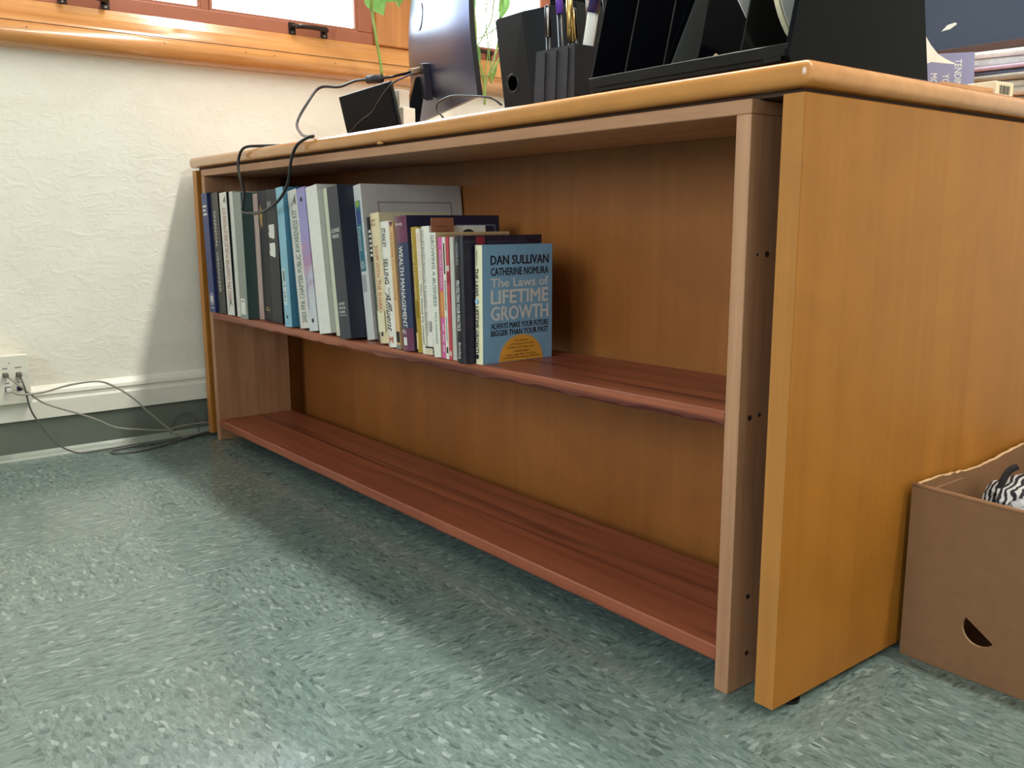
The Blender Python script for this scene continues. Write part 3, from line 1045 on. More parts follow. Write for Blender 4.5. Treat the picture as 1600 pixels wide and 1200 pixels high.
RD = vin('red cover', (186, 62, 74))
b = book('red', 'book', 'very slim red booklet with a white patch on its spine', 'book', RD, RD, 'paper', .14)
w, h, d = dim(b)
patch(b, 'sticker', w * .1, w * .9, h - .055, h - .046, INK['pale'])
patch(b, 'spine_band', w * .1, w * .9, h - .075, h - .056, INK['crimson'])
patch(b, 'emblem', w * .2, w * .8, .006, .014, INK['pale'])

b = book('greywhite', 'book', 'slim pale grey paperback left of the dark speckled book', 'book', vin('pale grey cover', (192, 188, 176)), vin('pale grey cover', (192, 188, 176)), 'paper', .14)
w, h, d = dim(b)
cyl('cover_dot', (w - .0004, .012, .062), (1, 0, 0), .011, .0009, INK['crimson'], b, 20)

b = book('protect', 'book', 'dark purple speckled hardback with white lettering', 'book', vin('dark plum jacket', (28, 25, 34), .4), COSMOS, 'hard', .165)
w, h, d = dim(b)
spine_text(b, 'VESSENES', h - .010, .036, .26, INK['lightgrey'], .5)
spine_text(b, 'PROTECTING YOUR PRACTICE', h - .070, .080, .38, INK['white'], .5, True, .02)
spine_text(b, 'Bloomberg', .034, .026, .36, INK['white'], .5, True, .01)
lettering('EDITED BY AND FOREWORD BY', b, (w, .008, h - .012), (0, 1, 0), (0, 0, 1), .125, .0035, pm('dim print', (80, 90, 100), .5))
patch_c = box('cover_print', w, w + .0004, .030, .046, h - .014, h - .002, INK['crimson'], b)

LB = vin('blue paper cover', (124, 166, 196), .4)
b = book('life', 'book', 'light blue book with bold black and white title facing out, last in the row', 'book', vin('pale yellow spine', (226, 218, 180), .4), LB, 'hard', .148)
w, h, d = dim(b)
spine_text(b, 'Sullivan Nomura', h - .008, .024, .26, INK['black'], .55)
spine_text(b, 'THE LAWS', h - .036, .044, .46, INK['black'], .5, True, .025)
cyl('spine_dot', (w * .5, .0002, h - .088), (0, -1, 0), .0045, .0008, INK['skyblue'], b, 16)
lettering('of', b, (w * .36, -.0006, h - .0865), DN, UPX, .004, w * .22, INK['white'])
spine_text(b, 'LIFETIME GROWTH', h - .096, .078, .46, INK['black'], .5, True, .025)
cyl('emblem', (w * .5, .0002, .012), (0, -1, 0), .0035, .0008, INK['black'], b, 14)
IB, IW = pm('ink book black', (24, 30, 44), .5), pm('ink book white', (206, 206, 204), .5)
Y, Z = (0, 1, 0), (0, 0, 1)
for s, z0, hh_, m, ya, yb_, bo in (('DAN SULLIVAN', .8330, .0150, IB, .020, .140, .030), ('CATHERINE NOMURA', .7420, .0125, IB, .020, .140, .028),
                                   ('The Laws of', .6440, .0145, IW, .020, .140, .025), ('LIFETIME', .5030, .0225, IW, .020, .140, .030),
                                   ('GROWTH', .3600, .0235, IW, .020, .140, .030), ('ALWAYS MAKE YOUR FUTURE', .2910, .0095, IB, .020, .140, .026),
                                   ('BIGGER THAN YOUR PAST', .2300, .0095, IB, .020, .140, .028)):
    lettering(s, b, (w, ya, z0 * h), Y, Z, yb_ - ya, hh_, m, bold=bo)
bm = bmesh.new()
pts = []
n = 44
for k in range(n + 1):
    a = math.pi * k / n
    r = .0475 if k % 2 else .0435
    pts.append((w + .0001, .082 + r * math.cos(a), .0008 + r * .92 * math.sin(a)))
add_prism(bm, pts, (.0004, 0, 0))
finish('sun_badge', bm, INK['sun'], b)
DK = pm('ink badge', (70, 44, 24), .6)
for s, zz, ww in (('“The only book', .0315, .030), ('on living your life with', .0260, .050), ('principles that always work.”', .0205, .058), ('—DAVID BACH', .0145, .034),
                  ('author of the New York Times', .0090, .064), ('#1 bestseller The Automatic Millionaire', .0045, .076)):
    lettering(s, b, (w + .0006, .082 - ww / 2, zz), Y, Z, ww, .0034, DK)

# ================================================================== THINGS ON THE DESK
# -- monitor seen from behind
mon = tag(empty('monitor', (0.616, 0.3825, DT + .0004), (0, 0, math.radians(-19.3))), 'dark monitor seen from behind on a glossy stand', 'monitor')
tilt = Matrix.Translation((0, 0, .089)) @ Matrix.Rotation(math.radians(7), 4, 'X')
bm = bmesh.new()
MX, MZ = 24, 20


def mon_back(u, v):
    return Vector((-.30 + .55 * u, -.005 - .016 * (1 - (2 * u - 1) ** 4) * min(1, v * 6) * min(1, (1.02 - v) * 6) + .075 * max(0, v - .28) ** 2, .33 * v))


gr = [[bm.verts.new(mon_back(i / MX, j / MZ)) for i in range(MX + 1)] for j in range(MZ + 1)]
for j in range(MZ):
    for i in range(MX):
        bm.faces.new((gr[j][i], gr[j][i + 1], gr[j + 1][i + 1], gr[j + 1][i]))
def mon_front(u, v, dy=.006):
    return Vector((-.30 + .55 * u, dy + .075 * max(0, v - .28) ** 2, .33 * v))


def loop_of(g):
    return [g[0][i] for i in range(MX + 1)] + [g[j][MX] for j in range(1, MZ + 1)] + [g[MZ][i] for i in range(MX - 1, -1, -1)] + [g[j][0] for j in range(MZ - 1, 0, -1)]


g2 = [[bm.verts.new(mon_front(i / MX, j / MZ)) for i in range(MX + 1)] for j in range(MZ + 1)]
for j in range(MZ):
    for i in range(MX):
        bm.faces.new((g2[j][i], g2[j][i + 1], g2[j + 1][i + 1], g2[j + 1][i])).material_index = 1
ra, rb = loop_of(gr), loop_of(g2)
for k in range(len(ra)):
    bm.faces.new((ra[k], ra[(k + 1) % len(ra)], rb[(k + 1) % len(ra)], rb[k])).material_index = 1
bmesh.ops.transform(bm, matrix=tilt, verts=bm.verts)
o = finish('back_shell', bm, [MONITOR, BLACKP], mon, True)
o.data.set_sharp_from_angle(angle=math.radians(40))
bm = bmesh.new()
g3 = [[bm.verts.new(mon_front(.015 + .97 * i / MX, .05 + .925 * j / MZ, .0066)) for i in range(MX + 1)] for j in range(MZ + 1)]
for j in range(MZ):
    for i in range(MX):
        bm.faces.new((g3[j][i], g3[j][i + 1], g3[j + 1][i + 1], g3[j + 1][i]))
bmesh.ops.transform(bm, matrix=tilt, verts=bm.verts)
finish('screen', bm, BLACKG, mon)
S = -.100
bm = bmesh.new()
add_prism(bm, [(S - .060, -.019, .075), (S - .060, -.019, .060), (S + .050, -.019, .030), (S + .060, -.019, .110), (S + .030, -.019, .116)], (0, -.016, 0))
bmesh.ops.transform(bm, matrix=tilt, verts=bm.verts)
finish('stand_bracket', bm, pm('dark stand bracket', (44, 44, 56), .35), mon)
bm = bmesh.new()
add_prism(bm, [(S - .018, -.098, .0085), (S - .018, -.058, .0085), (S - .018, -.030, .165), (S - .018, -.054, .175)], (.036, 0, 0))
bmesh.ops.bevel(bm, geom=bm.edges[:], offset=.004, segments=2, affect='EDGES')
finish('neck', bm, BLACKG, mon)
box('base', S - .10, S + .12, -.11, .09, 0, .008, BLACKG, mon, .003)
bm = bmesh.new()
add_cyl(bm, (S - .012, -.0085, .226), (0, -1, .18), .031, .0016, 32)
bmesh.ops.transform(bm, matrix=tilt, verts=bm.verts)
lg = finish('logo_disc', bm, pm('dark mirror logo', (34, 30, 36), .15, metal=.8), mon)
o = lettering('hp', mon, (S - .033, -.0152, .200), (1, 0, 0), (0, .18, 1), .042, .052, pm('logo bright', (190, 200, 225), .3, metal=.5), bold=.0, shear=.35)
for v in o.data.vertices:
    v.co = tilt @ v.co

# -- monitor cable running over the desk edge and hanging in a loop
vc = tag(empty('monitor_cable', (0.559, 0.24, DT)), 'black monitor cable hanging in a loop over the desk edge', 'cable')
VC = [(0.532, 0.36, 0.92), (0.563, 0.3, 0.903), (0.573, 0.26, 0.892), (0.559, 0.24, 0.888), (0.534, 0.23, 0.888), (0.478, 0.22, 0.89), (0.419, 0.21, 0.883),
      (0.36, 0.19, 0.886), (0.371, 0.15, 0.846), (0.396, 0.11, 0.797), (0.545, 0.05, 0.757), (0.675, 0.008, 0.7405), (0.705, -0.004, 0.7395), (0.694, -0.0135, 0.735), (0.66, -0.018, 0.723),
      (0.64, -0.022, 0.696), (0.627, -0.025, 0.652), (0.591, -0.03, 0.618), (0.509, -0.03, 0.595), (0.431, -0.03, 0.592), (0.392, -0.03, 0.599), (0.393, -0.025, 0.639),
      (0.357, -0.02, 0.686), (0.352, -0.0155, 0.717), (0.379, -0.0125, 0.737), (0.422, 0.006, 0.7392), (0.47, .06, .7392), (.50, .14, .7392)]
off = Vector((0.559, 0.24, DT))
VC = [Vector(p) - off for p in VC]
tube('cord', VC, .0032, CORD_BLACK, vc, 8, 6)
tube('ferrite', [VC[3] + (VC[3] - VC[4]) * .1, VC[4] + (VC[4] - VC[3]) * .35], .0095, BLACKM, vc, 14, 0)
bm = bmesh.new()
add_tube(bm, [VC[0] + (VC[0] - VC[1]) * .1, VC[0] + (VC[1] - VC[0]) * .6], .0085, 6)
finish('connector', bm, pm('beige connector', (176, 150, 116), .5), vc)

th = tag(empty('thin_cable', (0.633, 0.12, DT)), 'thin black cord drooping in front of the picture frame', 'cable')
TH = [(0.60, 0.30, 0.90), (0.80, 0.14, 0.848), (0.80, 0.12, 0.836), (0.764, 0.12, 0.817), (0.743, 0.12, 0.803), (0.727, 0.12, 0.792), (0.673, 0.12, 0.777), (0.633, 0.115, 0.757), (0.60, .09, .7372)]
tube('cord', [Vector(p) - Vector((0.633, 0.12, DT)) for p in TH], .0018, CORD_BLACK, th, 6, 5)

# -- picture frame seen from behind
fr = tag(empty('picture_frame', (0.583, 0.150, DT + .0006), (math.radians(12), math.radians(-2.2), 0)), 'small black picture frame seen from behind, leaning back', 'picture frame')
box('back_board', 0, .195, -.006, .004, 0, .104, pm('black felt board', (11, 11, 15), .6, spec=.12), fr, .001, 1)
box('frame_edge', -.002, .197, .0042, .012, -.0004, .106, BLACKP, fr, .002)
wc = tag(empty('paper_cube', (0.700, 0.200, DT + .0004), (0, 0, .3)), 'stack of white note paper behind the picture frame', 'note paper')
box('note_pad', -.02, .024, -.014, .024, 0, .072, PAPER, wc, .001, 1)
box('note_pad', -.02, .012, -.012, .020, .0722, .108, pm('pale grey paper', (206, 198, 186), .7), wc, .001, 1)

# -- desktop speaker
sp = tag(empty('speaker', (1.110, 0.165, DT + .0004), (0, 0, 0)), 'black desktop speaker with a round port, beside the pen cup', 'speaker')
bm = bmesh.new()
A = [(0, 0, 0), (.083, 0, 0), (.170, .030, 0), (.170, .12, 0), (0, .12, 0)]
B2 = [(-.008, -.018, .176), (.072, -.020, .176), (.165, .012, .180), (.165, .10, .180), (-.008, .10, .176)]
va = [bm.verts.new(p) for p in A]
vb2 = [bm.verts.new(p) for p in B2]
bm.faces.new(va[::-1])
bm.faces.new(vb2)
for k in range(5):
    bm.faces.new((va[k], va[(k + 1) % 5], vb2[(k + 1) % 5], vb2[k]))
bmesh.ops.bevel(bm, geom=bm.edges[:], offset=.003, segments=2, affect='EDGES')
finish('cabinet', bm, pm('black speaker shell', (13, 13, 18), .42, .08, 60, spec=.22), sp)
c = Vector((.030, -.0072, .068))
n_ = Vector((0, -.995, -.104)).normalized()
bm = bmesh.new()
seg = 24
ex = Vector((0, 0, 1)).cross(n_).normalized()
ey = n_.cross(ex)
prev = None
rings = []
for r, dd in ((.0165, .0002), (.015, .0016), (.0135, .0016), (.0122, .0004)):
    rings.append([bm.verts.new(c + ex * r * math.cos(2 * math.pi * k / seg) + ey * r * math.sin(2 * math.pi * k / seg) + n_ * dd) for k in range(seg)])
for a, b_ in zip(rings, rings[1:]):
    for k in range(seg):
        bm.faces.new((a[k], a[(k + 1) % seg], b_[(k + 1) % seg], b_[k]))
finish('port_ring', bm, BLACKP, sp, True)
cyl('port', c + n_ * .0003, n_, .0123, .0006, pm('port darkness', (2, 2, 2), 1.0, spec=0.0), sp, 24)
sc = tag(empty('speaker_cable', (0.94, 0.15, DT)), 'thin black speaker cable curving above the desk', 'cable')
SC = [(1.115, 0.152, 0.770), (1.09, 0.147, 0.784), (1.026, 0.15, 0.794), (0.966, 0.15, 0.8), (0.923, 0.15, 0.793), (0.918, 0.15, 0.78), (0.939, 0.15, 0.764), (.96, .16, .739), (1.0, .2, .7375)]
tube('cord', [Vector(p) - Vector((0.94, 0.15, DT)) for p in SC], .002, CORD_BLACK, sc, 6, 6)

# -- pen cup
cup = tag(empty('pen_cup', (1.325, 0.135, DT + .0004), (0, 0, 0)), 'square black pen cup full of pens beside the file sorter', 'pen cup')


def ring(bm, r0, r1, z, inset=0.0):
    return [bm.verts.new(p) for p in ((-r0 + inset, -r0 + inset, z), (r0 - inset, -r0 + inset, z), (r0 - inset, r0 - inset, z), (-r0 + inset, r0 - inset, z))]


bm = bmesh.new()
rr = [ring(bm, .047, 0, 0), ring(bm, .0435, 0, .092), ring(bm, .041, 0, .092), ring(bm, .0435, 0, .004)]
for a, b_ in zip(rr, rr[1:]):
    for k in range(4):
        bm.faces.new((a[k], a[(k + 1) % 4], b_[(k + 1) % 4], b_[k]))
bm.faces.new(rr[0][::-1])
bm.faces.new(rr[-1])
finish('cup_body', bm, BLACKM, cup)
for x in (-.026, 0, .026):
    prism('rib', [(x - .0055, -.0468, .002), (x + .0055, -.0468, .002), (x + .0055, -.0438, .088), (x - .0055, -.0438, .088)], (0, -.0016, 0), BLACKM, cup)


def pen(name, label, top, foot, r, mats, cat='pen', cap=.3, clip=None):
    """pen standing in the cup from foot to top (world points)"""
    foot, top = Vector(foot), Vector(top)
    e_ = tag(empty(name, foot), label, cat, 'pens in the black cup')
    dv = top - foot
    ln = dv.length
    u_ = dv.normalized()
    bm = bmesh.new()
    add_tube(bm, [Vector((0, 0, 0)), u_ * .008, u_ * ln * (1 - cap)], [r * .35, r, r], 10)
    finish('barrel', bm, mats[0], e_, True)
    bm = bmesh.new()
    add_tube(bm, [u_ * (ln * (1 - cap) + .0002), u_ * (ln - .004), u_ * ln], [r * 1.12, r * 1.12, r * .7], 10)
    finish('cap', bm, mats[1], e_, True)
    if clip:
        s = Vector((0.75, -0.66, 0)).normalized()
        a, b_ = u_ * (ln - .006) + s * r * 1.9, u_ * (ln - .048) + s * r * 1.9
        bm = bmesh.new()
        add_tube(bm, [a - s * r * .9, a, b_, b_ - s * r * .2], .0017, 6)
        finish('clip', bm, clip, e_, True)
    return e_


GOLDM = pm('gold metal', (200, 164, 100), .25, .05, metal=.9)
STEEL = pm('steel', (150, 145, 140), .3, metal=.9)
DNAVY = pm('ink blue plastic', (36, 36, 92), .3)
WPL = pm('white plastic', (214, 212, 202), .35)
z0 = DT + .006
pen('pen', 'black pen with a silver clip at the cup\'s left edge', (1.283, .112, .898), (1.297, .108, z0), .0045, (BLACKP, BLACKP), clip=STEEL)
pen('pencil', 'black pencil with a violet end standing tallest in the cup', (1.290, .128, .925), (1.312, .124, z0), .0052, (BLACKP, pm('violet plastic', (104, 62, 170), .4)), 'pencil', .22)
pen('pen', 'dark pen with a small brass clip in the middle of the cup', (1.308, .142, .893), (1.326, .140, z0), .0060, (BLACKP, BLACKP), clip=GOLDM)
pen('pen', 'slim gold pen in the middle of the cup', (1.326, .118, .905), (1.345, .112, z0), .0048, (BLACKP, GOLDM), cap=.42, clip=GOLDM)
pen('pen', 'silver pen with a gold clip behind the gold pen', (1.340, .145, .912), (1.350, .140, z0), .0045, (BLACKP, STEEL), cap=.40, clip=GOLDM)
m_ = pen('marker', 'white marker with a dark blue cap leaning right in the cup', (1.384, .124, .925), (1.338, .128, z0), .0082, (WPL, DNAVY), 'marker', .28)
scs = tag(empty('scissors', (1.354, .158, z0)), 'black scissor handles sticking out of the pen cup', 'scissors')
bm = bmesh.new()
add_tube(bm, spline([(0, 0, .004), (.006, 0, .07), (.016, .0, .12), (.034, .0, .150), (.044, .0, .190), (.030, .0, .222), (.010, .0, .205), (.008, .0, .165), (.016, .0, .125)], 5), .0055, 8)
finish('handle_loop', bm, BLACKP, scs, True)
bm = bmesh.new()
add_prism(bm, [(-.004, -.010, .0), (.004, -.010, .0), (.016, -.010, .1), (.004, -.010, .1)], (0, .003, 0))
finish('blade', bm, STEEL, scs)

# -- file sorter
fs = tag(empty('file_sorter', (1.475, 0.02, DT + .0004)), 'glossy black upright file sorter on the near desk corner', 'file sorter')
W = .312


def divider(x, th, mat, front, top):
    zb = .021
    yb = .29
    return prism('divider', [(x, front, zb), (x, front + .25 * (top - zb), top), (x, yb - .25 * (top - zb) * .9, top), (x, yb, zb)], (th, 0, 0), mat, fs)


bm = bmesh.new()
add_prism(bm, [(0, .004, .006), (0, .010, .0), (0, .290, .0), (0, .291, .020), (0, .002, .020)], (W, 0, 0))
finish('base_tray', bm, BLACKG, fs)
box('front_lip', .0003, W - .0003, -.001, .0018, .010, .0235, BLACKP, fs, .001, 1)
for k, x in enumerate((0.0, .0625, .1280, .1810, .2440)):
    dv = divider(x, .0022, BLACKG, .004, .245)
e_ = prism('side_panel', [(W - .004, -.003, .010), (W - .004, .058, .25), (W - .004, .235, .25), (W - .004, .293, .004), (W - .004, .293, .001), (W - .004, .006, .001)], (.006, 0, 0), pm('black side panel', (7, 9, 14), .5, .1, spec=.06), fs)
box('foot', W - .03, W - .008, -.0025, -.0012, .006, .0105, BLACKP, fs)

# things filed in the sorter
g1 = prism('grey_folder', [(1.610, .030, DT + .022), (1.610, .082, DT + .122), (1.610, .088, DT + .20), (1.610, .240, DT + .20), (1.610, .262, DT + .022)], (.0008, 0, 0), pm('smoky grey plastic', (92, 92, 88), .35))
tag(g1, 'smoky grey plastic folder in the third slot of the sorter', 'folder')
g2 = prism('white_sheet', [(1.700, .0685, DT + .0566), (1.700, .018 + .02, DT + .0863 + .002), (1.700, .0373, DT + .09), (1.700, .05, DT + .20), (1.700, .22, DT + .19), (1.700, .25, DT + .023)], (.0009, 0, 0), PAPER)
tag(g2, 'stiff white sheet standing in the fourth slot of the sorter', 'paper')
disc = tag(empty('round_dial', (1.745, .132, DT + .0222)), 'round white paper dial with a cream rim in the last slot', 'paper dial')
bm = bmesh.new()
add_cyl(bm, (0, 0, .0935), (1, 0, 0), .0928, .006, 56)
finish('rim', bm, CREAMP, disc)
cyl('face', (.0061, 0, .0935), (1, 0, 0), .0890, .0006, PAPER, disc, 56)
tick = pm('faded print', (150, 146, 138), .6)
for k in range(14):
    a = math.radians(150 + k * 14)
    y, z = .076 * math.cos(a), .0935 + .076 * math.sin(a)
    box('tick', .0067, .0070, y - .0016, y + .0016, z - .0008, z + .0008, tick, disc)
box('print_block', .0067, .0070, -.060, -.040, .070, .082, tick, disc)
crumb = tag(finish('eraser_crumb', (lambda b_: (bmesh.ops.create_icosphere(b_, subdivisions=1, radius=.0032, matrix=Matrix.Translation((1.6855, .0245, DT + .0242))), b_)[1])(bmesh.new()), pm('eraser crumb', (170, 144, 100), .8)), 'tiny tan crumb on the lip of the sorter', 'crumb')

# -- papers and small things at the right end of the desk
bk = tag(empty('booklet', (1.690, 0.527, DT + .0004), (math.radians(-14), 0, math.radians(36))), 'lilac grey booklet with white capitals, leaning beside the sorter', 'booklet')
BW, BH = .102, .083
box('cover', -BW / 2, BW / 2, -.004, .002, 0, BH, INK['lilac'], bk, .0005, 1)
for k, s in enumerate(('TENDING', 'YOUR', 'MONEY', 'GARDEN')):
    ln = (.050, .030, .040, .046)[k]
    lettering(s, bk, (.024 - k * .0165, -.004, BH - .010 - (.012, .022, .020, .014)[k] * (k > 0)), DN, UPX, ln, .0095, INK['white'])
CY = [(.075, .7575), (.075, .80), (.30, .83), (.345, .806), (.359, .797), (.379, .788), (.40, .784), (.432, .780), (.364, .7765), (.30, .7575)]
o = prism('curled_sheet', [(1.7640, y, z) for y, z in CY], (.0006, 0, 0), PAPER)
tag(o, 'white sheet in the sorter whose pointed end sticks out behind', 'paper')
gp = tag(finish('green_packet', (lambda b_: (add_box(b_, 1.69, 1.765, .318, .36, DT + .0005, DT + .016, .005, 3), b_)[1])(bmesh.new()), pm('mottled green paper', (92, 150, 112), .5, .5, 60), None, True), 'small mottled green packet under the sorter end', 'packet')
wp = tag(box('small_card', 1.655, 1.688, .352, .40, DT + .0005, DT + .020, PAPER, None, .001, 1), 'small white card box next to the green packet', 'card box')


def envelope(name, label, cx, cy, z, ang, lift):
    bm = bmesh.new()
    add_prism(bm, [(-.055, 0, 0), (.055, 0, 0), (.055, 0, .004), (-.02, 0, .004 + lift), (-.055, 0, .004)], (0, .10, 0))
    o = finish(name, bm, pm('kraft envelope', (196, 150, 104), .7))
    o.location = (cx, cy, z)
    o.rotation_euler = (0, 0, ang)
    return tag(o, label, 'envelope', 'kraft envelopes')


envelope('envelope', 'lower kraft envelope lying near the barcode box', 1.776, .422, DT + .0004, 1.2, .003)
envelope('envelope', 'upper kraft envelope with a raised flap', 1.774, .416, DT + .0080, 1.05, .008)
cb = tag(empty('small_box', (1.772, .500, DT + .0004), (0, 0, -.05)), 'small cream carton with a barcode on its end', 'box')
box('carton', -.012, .028, -.022, .026, 0, .0235, pm('cream carton', (226, 214, 186), .55), cb, .0008, 1)
for k in range(11):
    ww = (.0008, .0016, .0006, .0012, .002, .0007, .0014, .0008, .0018, .0006, .0012)[k]
    box('barcode_bar', .0281, .0284, -.012 + k * .0026, -.012 + k * .0026 + ww, .007, .0185, INK['black'], cb)
cols = [(206, 196, 178), (150, 142, 128), (196, 188, 172), (214, 206, 190), (160, 152, 140), (120, 122, 142), (196, 170, 190), (232, 231, 228), (236, 236, 234)]
zz = DT + .0004
names = ['bottom newspaper of the stack at the right desk end', 'second newspaper from the bottom of the stack', 'third newspaper up in the stack, pale beige', 'fourth newspaper up in the stack, cream',
         'fifth newspaper up in the stack, grey brown', 'blue grey magazine in the newspaper stack', 'pinkish leaflet in the newspaper stack', 'white report near the top of the newspaper stack', 'topmost white sheet of the newspaper stack']
for k, c_ in enumerate(cols):
    hk = (.012, .010, .011, .012, .009, .007, .006, .013, .010)[k]
    bm = bmesh.new()
    add_box(bm, -.17, .17, -.13, .13, 0, hk, hk * .42, 3)
    o = finish('newspaper', bm, pm('paper tone %d' % k, c_, .7, .12, 120))
    o.location = (1.615 + (-.010, .008, .0, .012, -.006, .0, .006, -.004, .0)[k], .755, zz)
    o.rotation_euler = (0, 0, math.radians(8 + (0, 4, -3, 2, -4, 3, -2, 5, 1)[k]))
    tag(o, names[k], 'newspaper', 'stacked papers')
    zz += hk + .0003

# -- pin board on the far wall
pb = tag(empty('pin_board', (1.1, Y1, 1.125)), 'large slate blue pin board with a dark wooden frame on the far wall', 'pin board')
box('panel', -.75, .75, -.022, -.0005, .026, .95, pm('slate blue fabric', (58, 67, 84), .85, .04, 200, .2), pb)
FRW = pm('dark brown frame wood', (78, 52, 44), .4, .1)
box('frame_rail', -.77, .77, -.034, -.0005, 0, .0255, FRW, pb, .002)
box('frame_rail', -.77, .77, -.034, -.0005, .9505, .976, FRW, pb, .002)
for s in (-1, 1):
    box('frame_stile', min(s * .7505, s * .77), max(s * .7505, s * .77), -.034, -.0005, .0258, .9502, FRW, pb, .002)
bm = bmesh.new()
add_prism(bm, [(-.365, -.0228, .090), (-.345, -.0228, .108), (-.318, -.0228, .112), (-.312, -.0228, .106), (-.335, -.0228, .093)], (0, .0006, 0))
finish('tape_scrap', bm, INK['white'], pb)

# ================================================================== PLANT in front of the windows
pl = tag(empty('hanging_plant', (0.12, 0.69, 1.48)), 'trailing green vine hanging in front of the windows', 'plant')
VINE = pm('green stem', (128, 150, 72), .5, .15)
LEAF = NT('translucent leaf')
f = LEAF.noise(LEAF.coord(), 30, 3)
LEAF.l(LEAF.ramp(f, [(.3, lin((110, 160, 90))), (.7, lin((168, 204, 136)))]), LEAF.b.inputs['Base Color'])
LEAF.set(Roughness=.4)
LEAF.b.inputs['Transmission Weight'].default_value = .0
tl = LEAF.n('BsdfTranslucent')
tl.inputs[0].default_value = lin((170, 215, 120))
mx = LEAF.n('MixShader')
mx.inputs[0].default_value = .45
LEAF.l(LEAF.b.outputs[0], mx.inputs[1])
LEAF.l(tl.outputs[0], mx.inputs[2])
LEAF.l(mx.outputs[0], LEAF.t.nodes['Material Output'].inputs['Surface'])
bm = bmesh.new()
add_prism(bm, [(-.06, -.27, 0), (.06, -.27, 0), (.075, -.27, .12), (-.075, -.27, .12)], (0, .54, 0))
finish('planter_trough', bm, pm('terracotta planter', (150, 84, 58), .7, .1), pl)
box('soil', -.066, .066, -.262, .262, .1202, .126, pm('potting soil', (50, 38, 30), .95, .3, 80), pl)
for yy in (-.2, .2):
    bm = bmesh.new()
    add_tube(bm, [Vector((0, yy, .12)), Vector((0, yy, ZC - 1.48 - .0006))], .003, 6)
    finish('hanger_rod', bm, STEEL, pl)
PO = Vector((0.12, 0.69, 1.48))


def vine(pts, r=.003):
    return tube('vine', [Vector(p) - PO for p in pts], r, VINE, pl, 6, 5)


vine([(.12, .46, 1.60), (.19, .462, 1.58), (.20, .467, 1.40), (.13, .471, 1.165), (.12, .477, 1.133), (.12, .487, 1.068), (.12, .496, 1.018), (.12, .502, .975)], .0042)
vine([(.12, .80, 1.60), (.19, .81, 1.58), (.19, .82, 1.4), (.12, .824, 1.214), (.12, .826, 1.14), (.12, .829, 1.062), (.12, .845, 1.018), (.12, .858, .963), (.12, .856, .92)], .0036)
vine([(.12, .88, 1.60), (.20, .89, 1.58), (.19, .89, 1.4), (.12, .895, 1.224), (.12, .885, 1.168), (.12, .842, 1.10), (.12, .834, 1.09), (.12, .84, 1.04)], .0022)
vine([(.12, .92, 1.60), (.19, .92, 1.58), (.19, .92, 1.4), (.12, .926, 1.228), (.12, .914, 1.153), (.12, .908, 1.098), (.12, .888, 1.04), (.12, .862, .985), (.12, .852, .94)], .0034)
vine([(.12, .86, 1.60), (.19, .86, 1.58), (.19, .86, 1.4), (.13, .862, 1.22), (.13, .856, 1.15), (.13, .864, 1.08), (.13, .850, 1.0), (.13, .846, .95)], .0018)
vine([(.12, .90, 1.60), (.20, .90, 1.58), (.20, .90, 1.4), (.14, .905, 1.22), (.14, .875, 1.14), (.14, .86, 1.06), (.14, .872, .99)], .0016)
vine([(.12, .914, 1.153), (.11, .87, 1.122), (.11, .828, 1.105)], .002)
vine([(.12, .925, 1.10), (.12, .920, 1.071), (.12, .895, 1.03), (.12, .881, 1.005), (.12, .884, .984)], .0042)


def leaf(base, tip, nrm, width):
    base, tip, nrm = Vector(base) - PO, Vector(tip) - PO, Vector(nrm).normalized()
    d_ = tip - base
    s = d_.cross(nrm).normalized()
    bm = bmesh.new()
    n = 8
    rows_ = []
    for k in range(n + 1):
        u = k / n
        wd = width * (math.sin(math.pi * min(1, u * .93 + .07) ** .75)) * .5 if 0 < k < n else .0008
        c_ = base + d_ * u - nrm * (.18 * d_.length * u * u)
        rows_.append([bm.verts.new(c_ - s * wd + nrm * wd * .25), bm.verts.new(c_), bm.verts.new(c_ + s * wd + nrm * wd * .25)])
    for a, b_ in zip(rows_, rows_[1:]):
        bm.faces.new((a[0], a[1], b_[1], b_[0]))
        bm.faces.new((a[1], a[2], b_[2], b_[1]))
    bmesh.ops.solidify(bm, geom=bm.faces[:], thickness=.0006)
    return finish('leaf', bm, LEAF.m, pl, True)


VN = (.8, -.5, -.25)
leaf((.125, .470, 1.19), (.14, .50, 1.125), VN, .060)
leaf((.125, .474, 1.20), (.15, .575, 1.17), (.6, -.3, -.6), .055)
leaf((.125, .560, 1.215), (.13, .555, 1.155), VN, .035)
leaf((.12, .940, 1.245), (.14, .905, 1.165), VN, .034)
leaf((.12, .80, 1.235), (.13, .806, 1.165), VN, .036)
leaf((.12, .824, 1.09), (.13, .834, 1.03), VN, .020)
leaf((.12, .90, 1.04), (.13, .878, .985), VN, .012)
for k in range(12):
    y = .47 + .04 * k
    leaf((.15, y, 1.60), (.26, y + random.uniform(-.05, .05), 1.52 + random.uniform(0, .08)), (.4, 0, .9), .07)

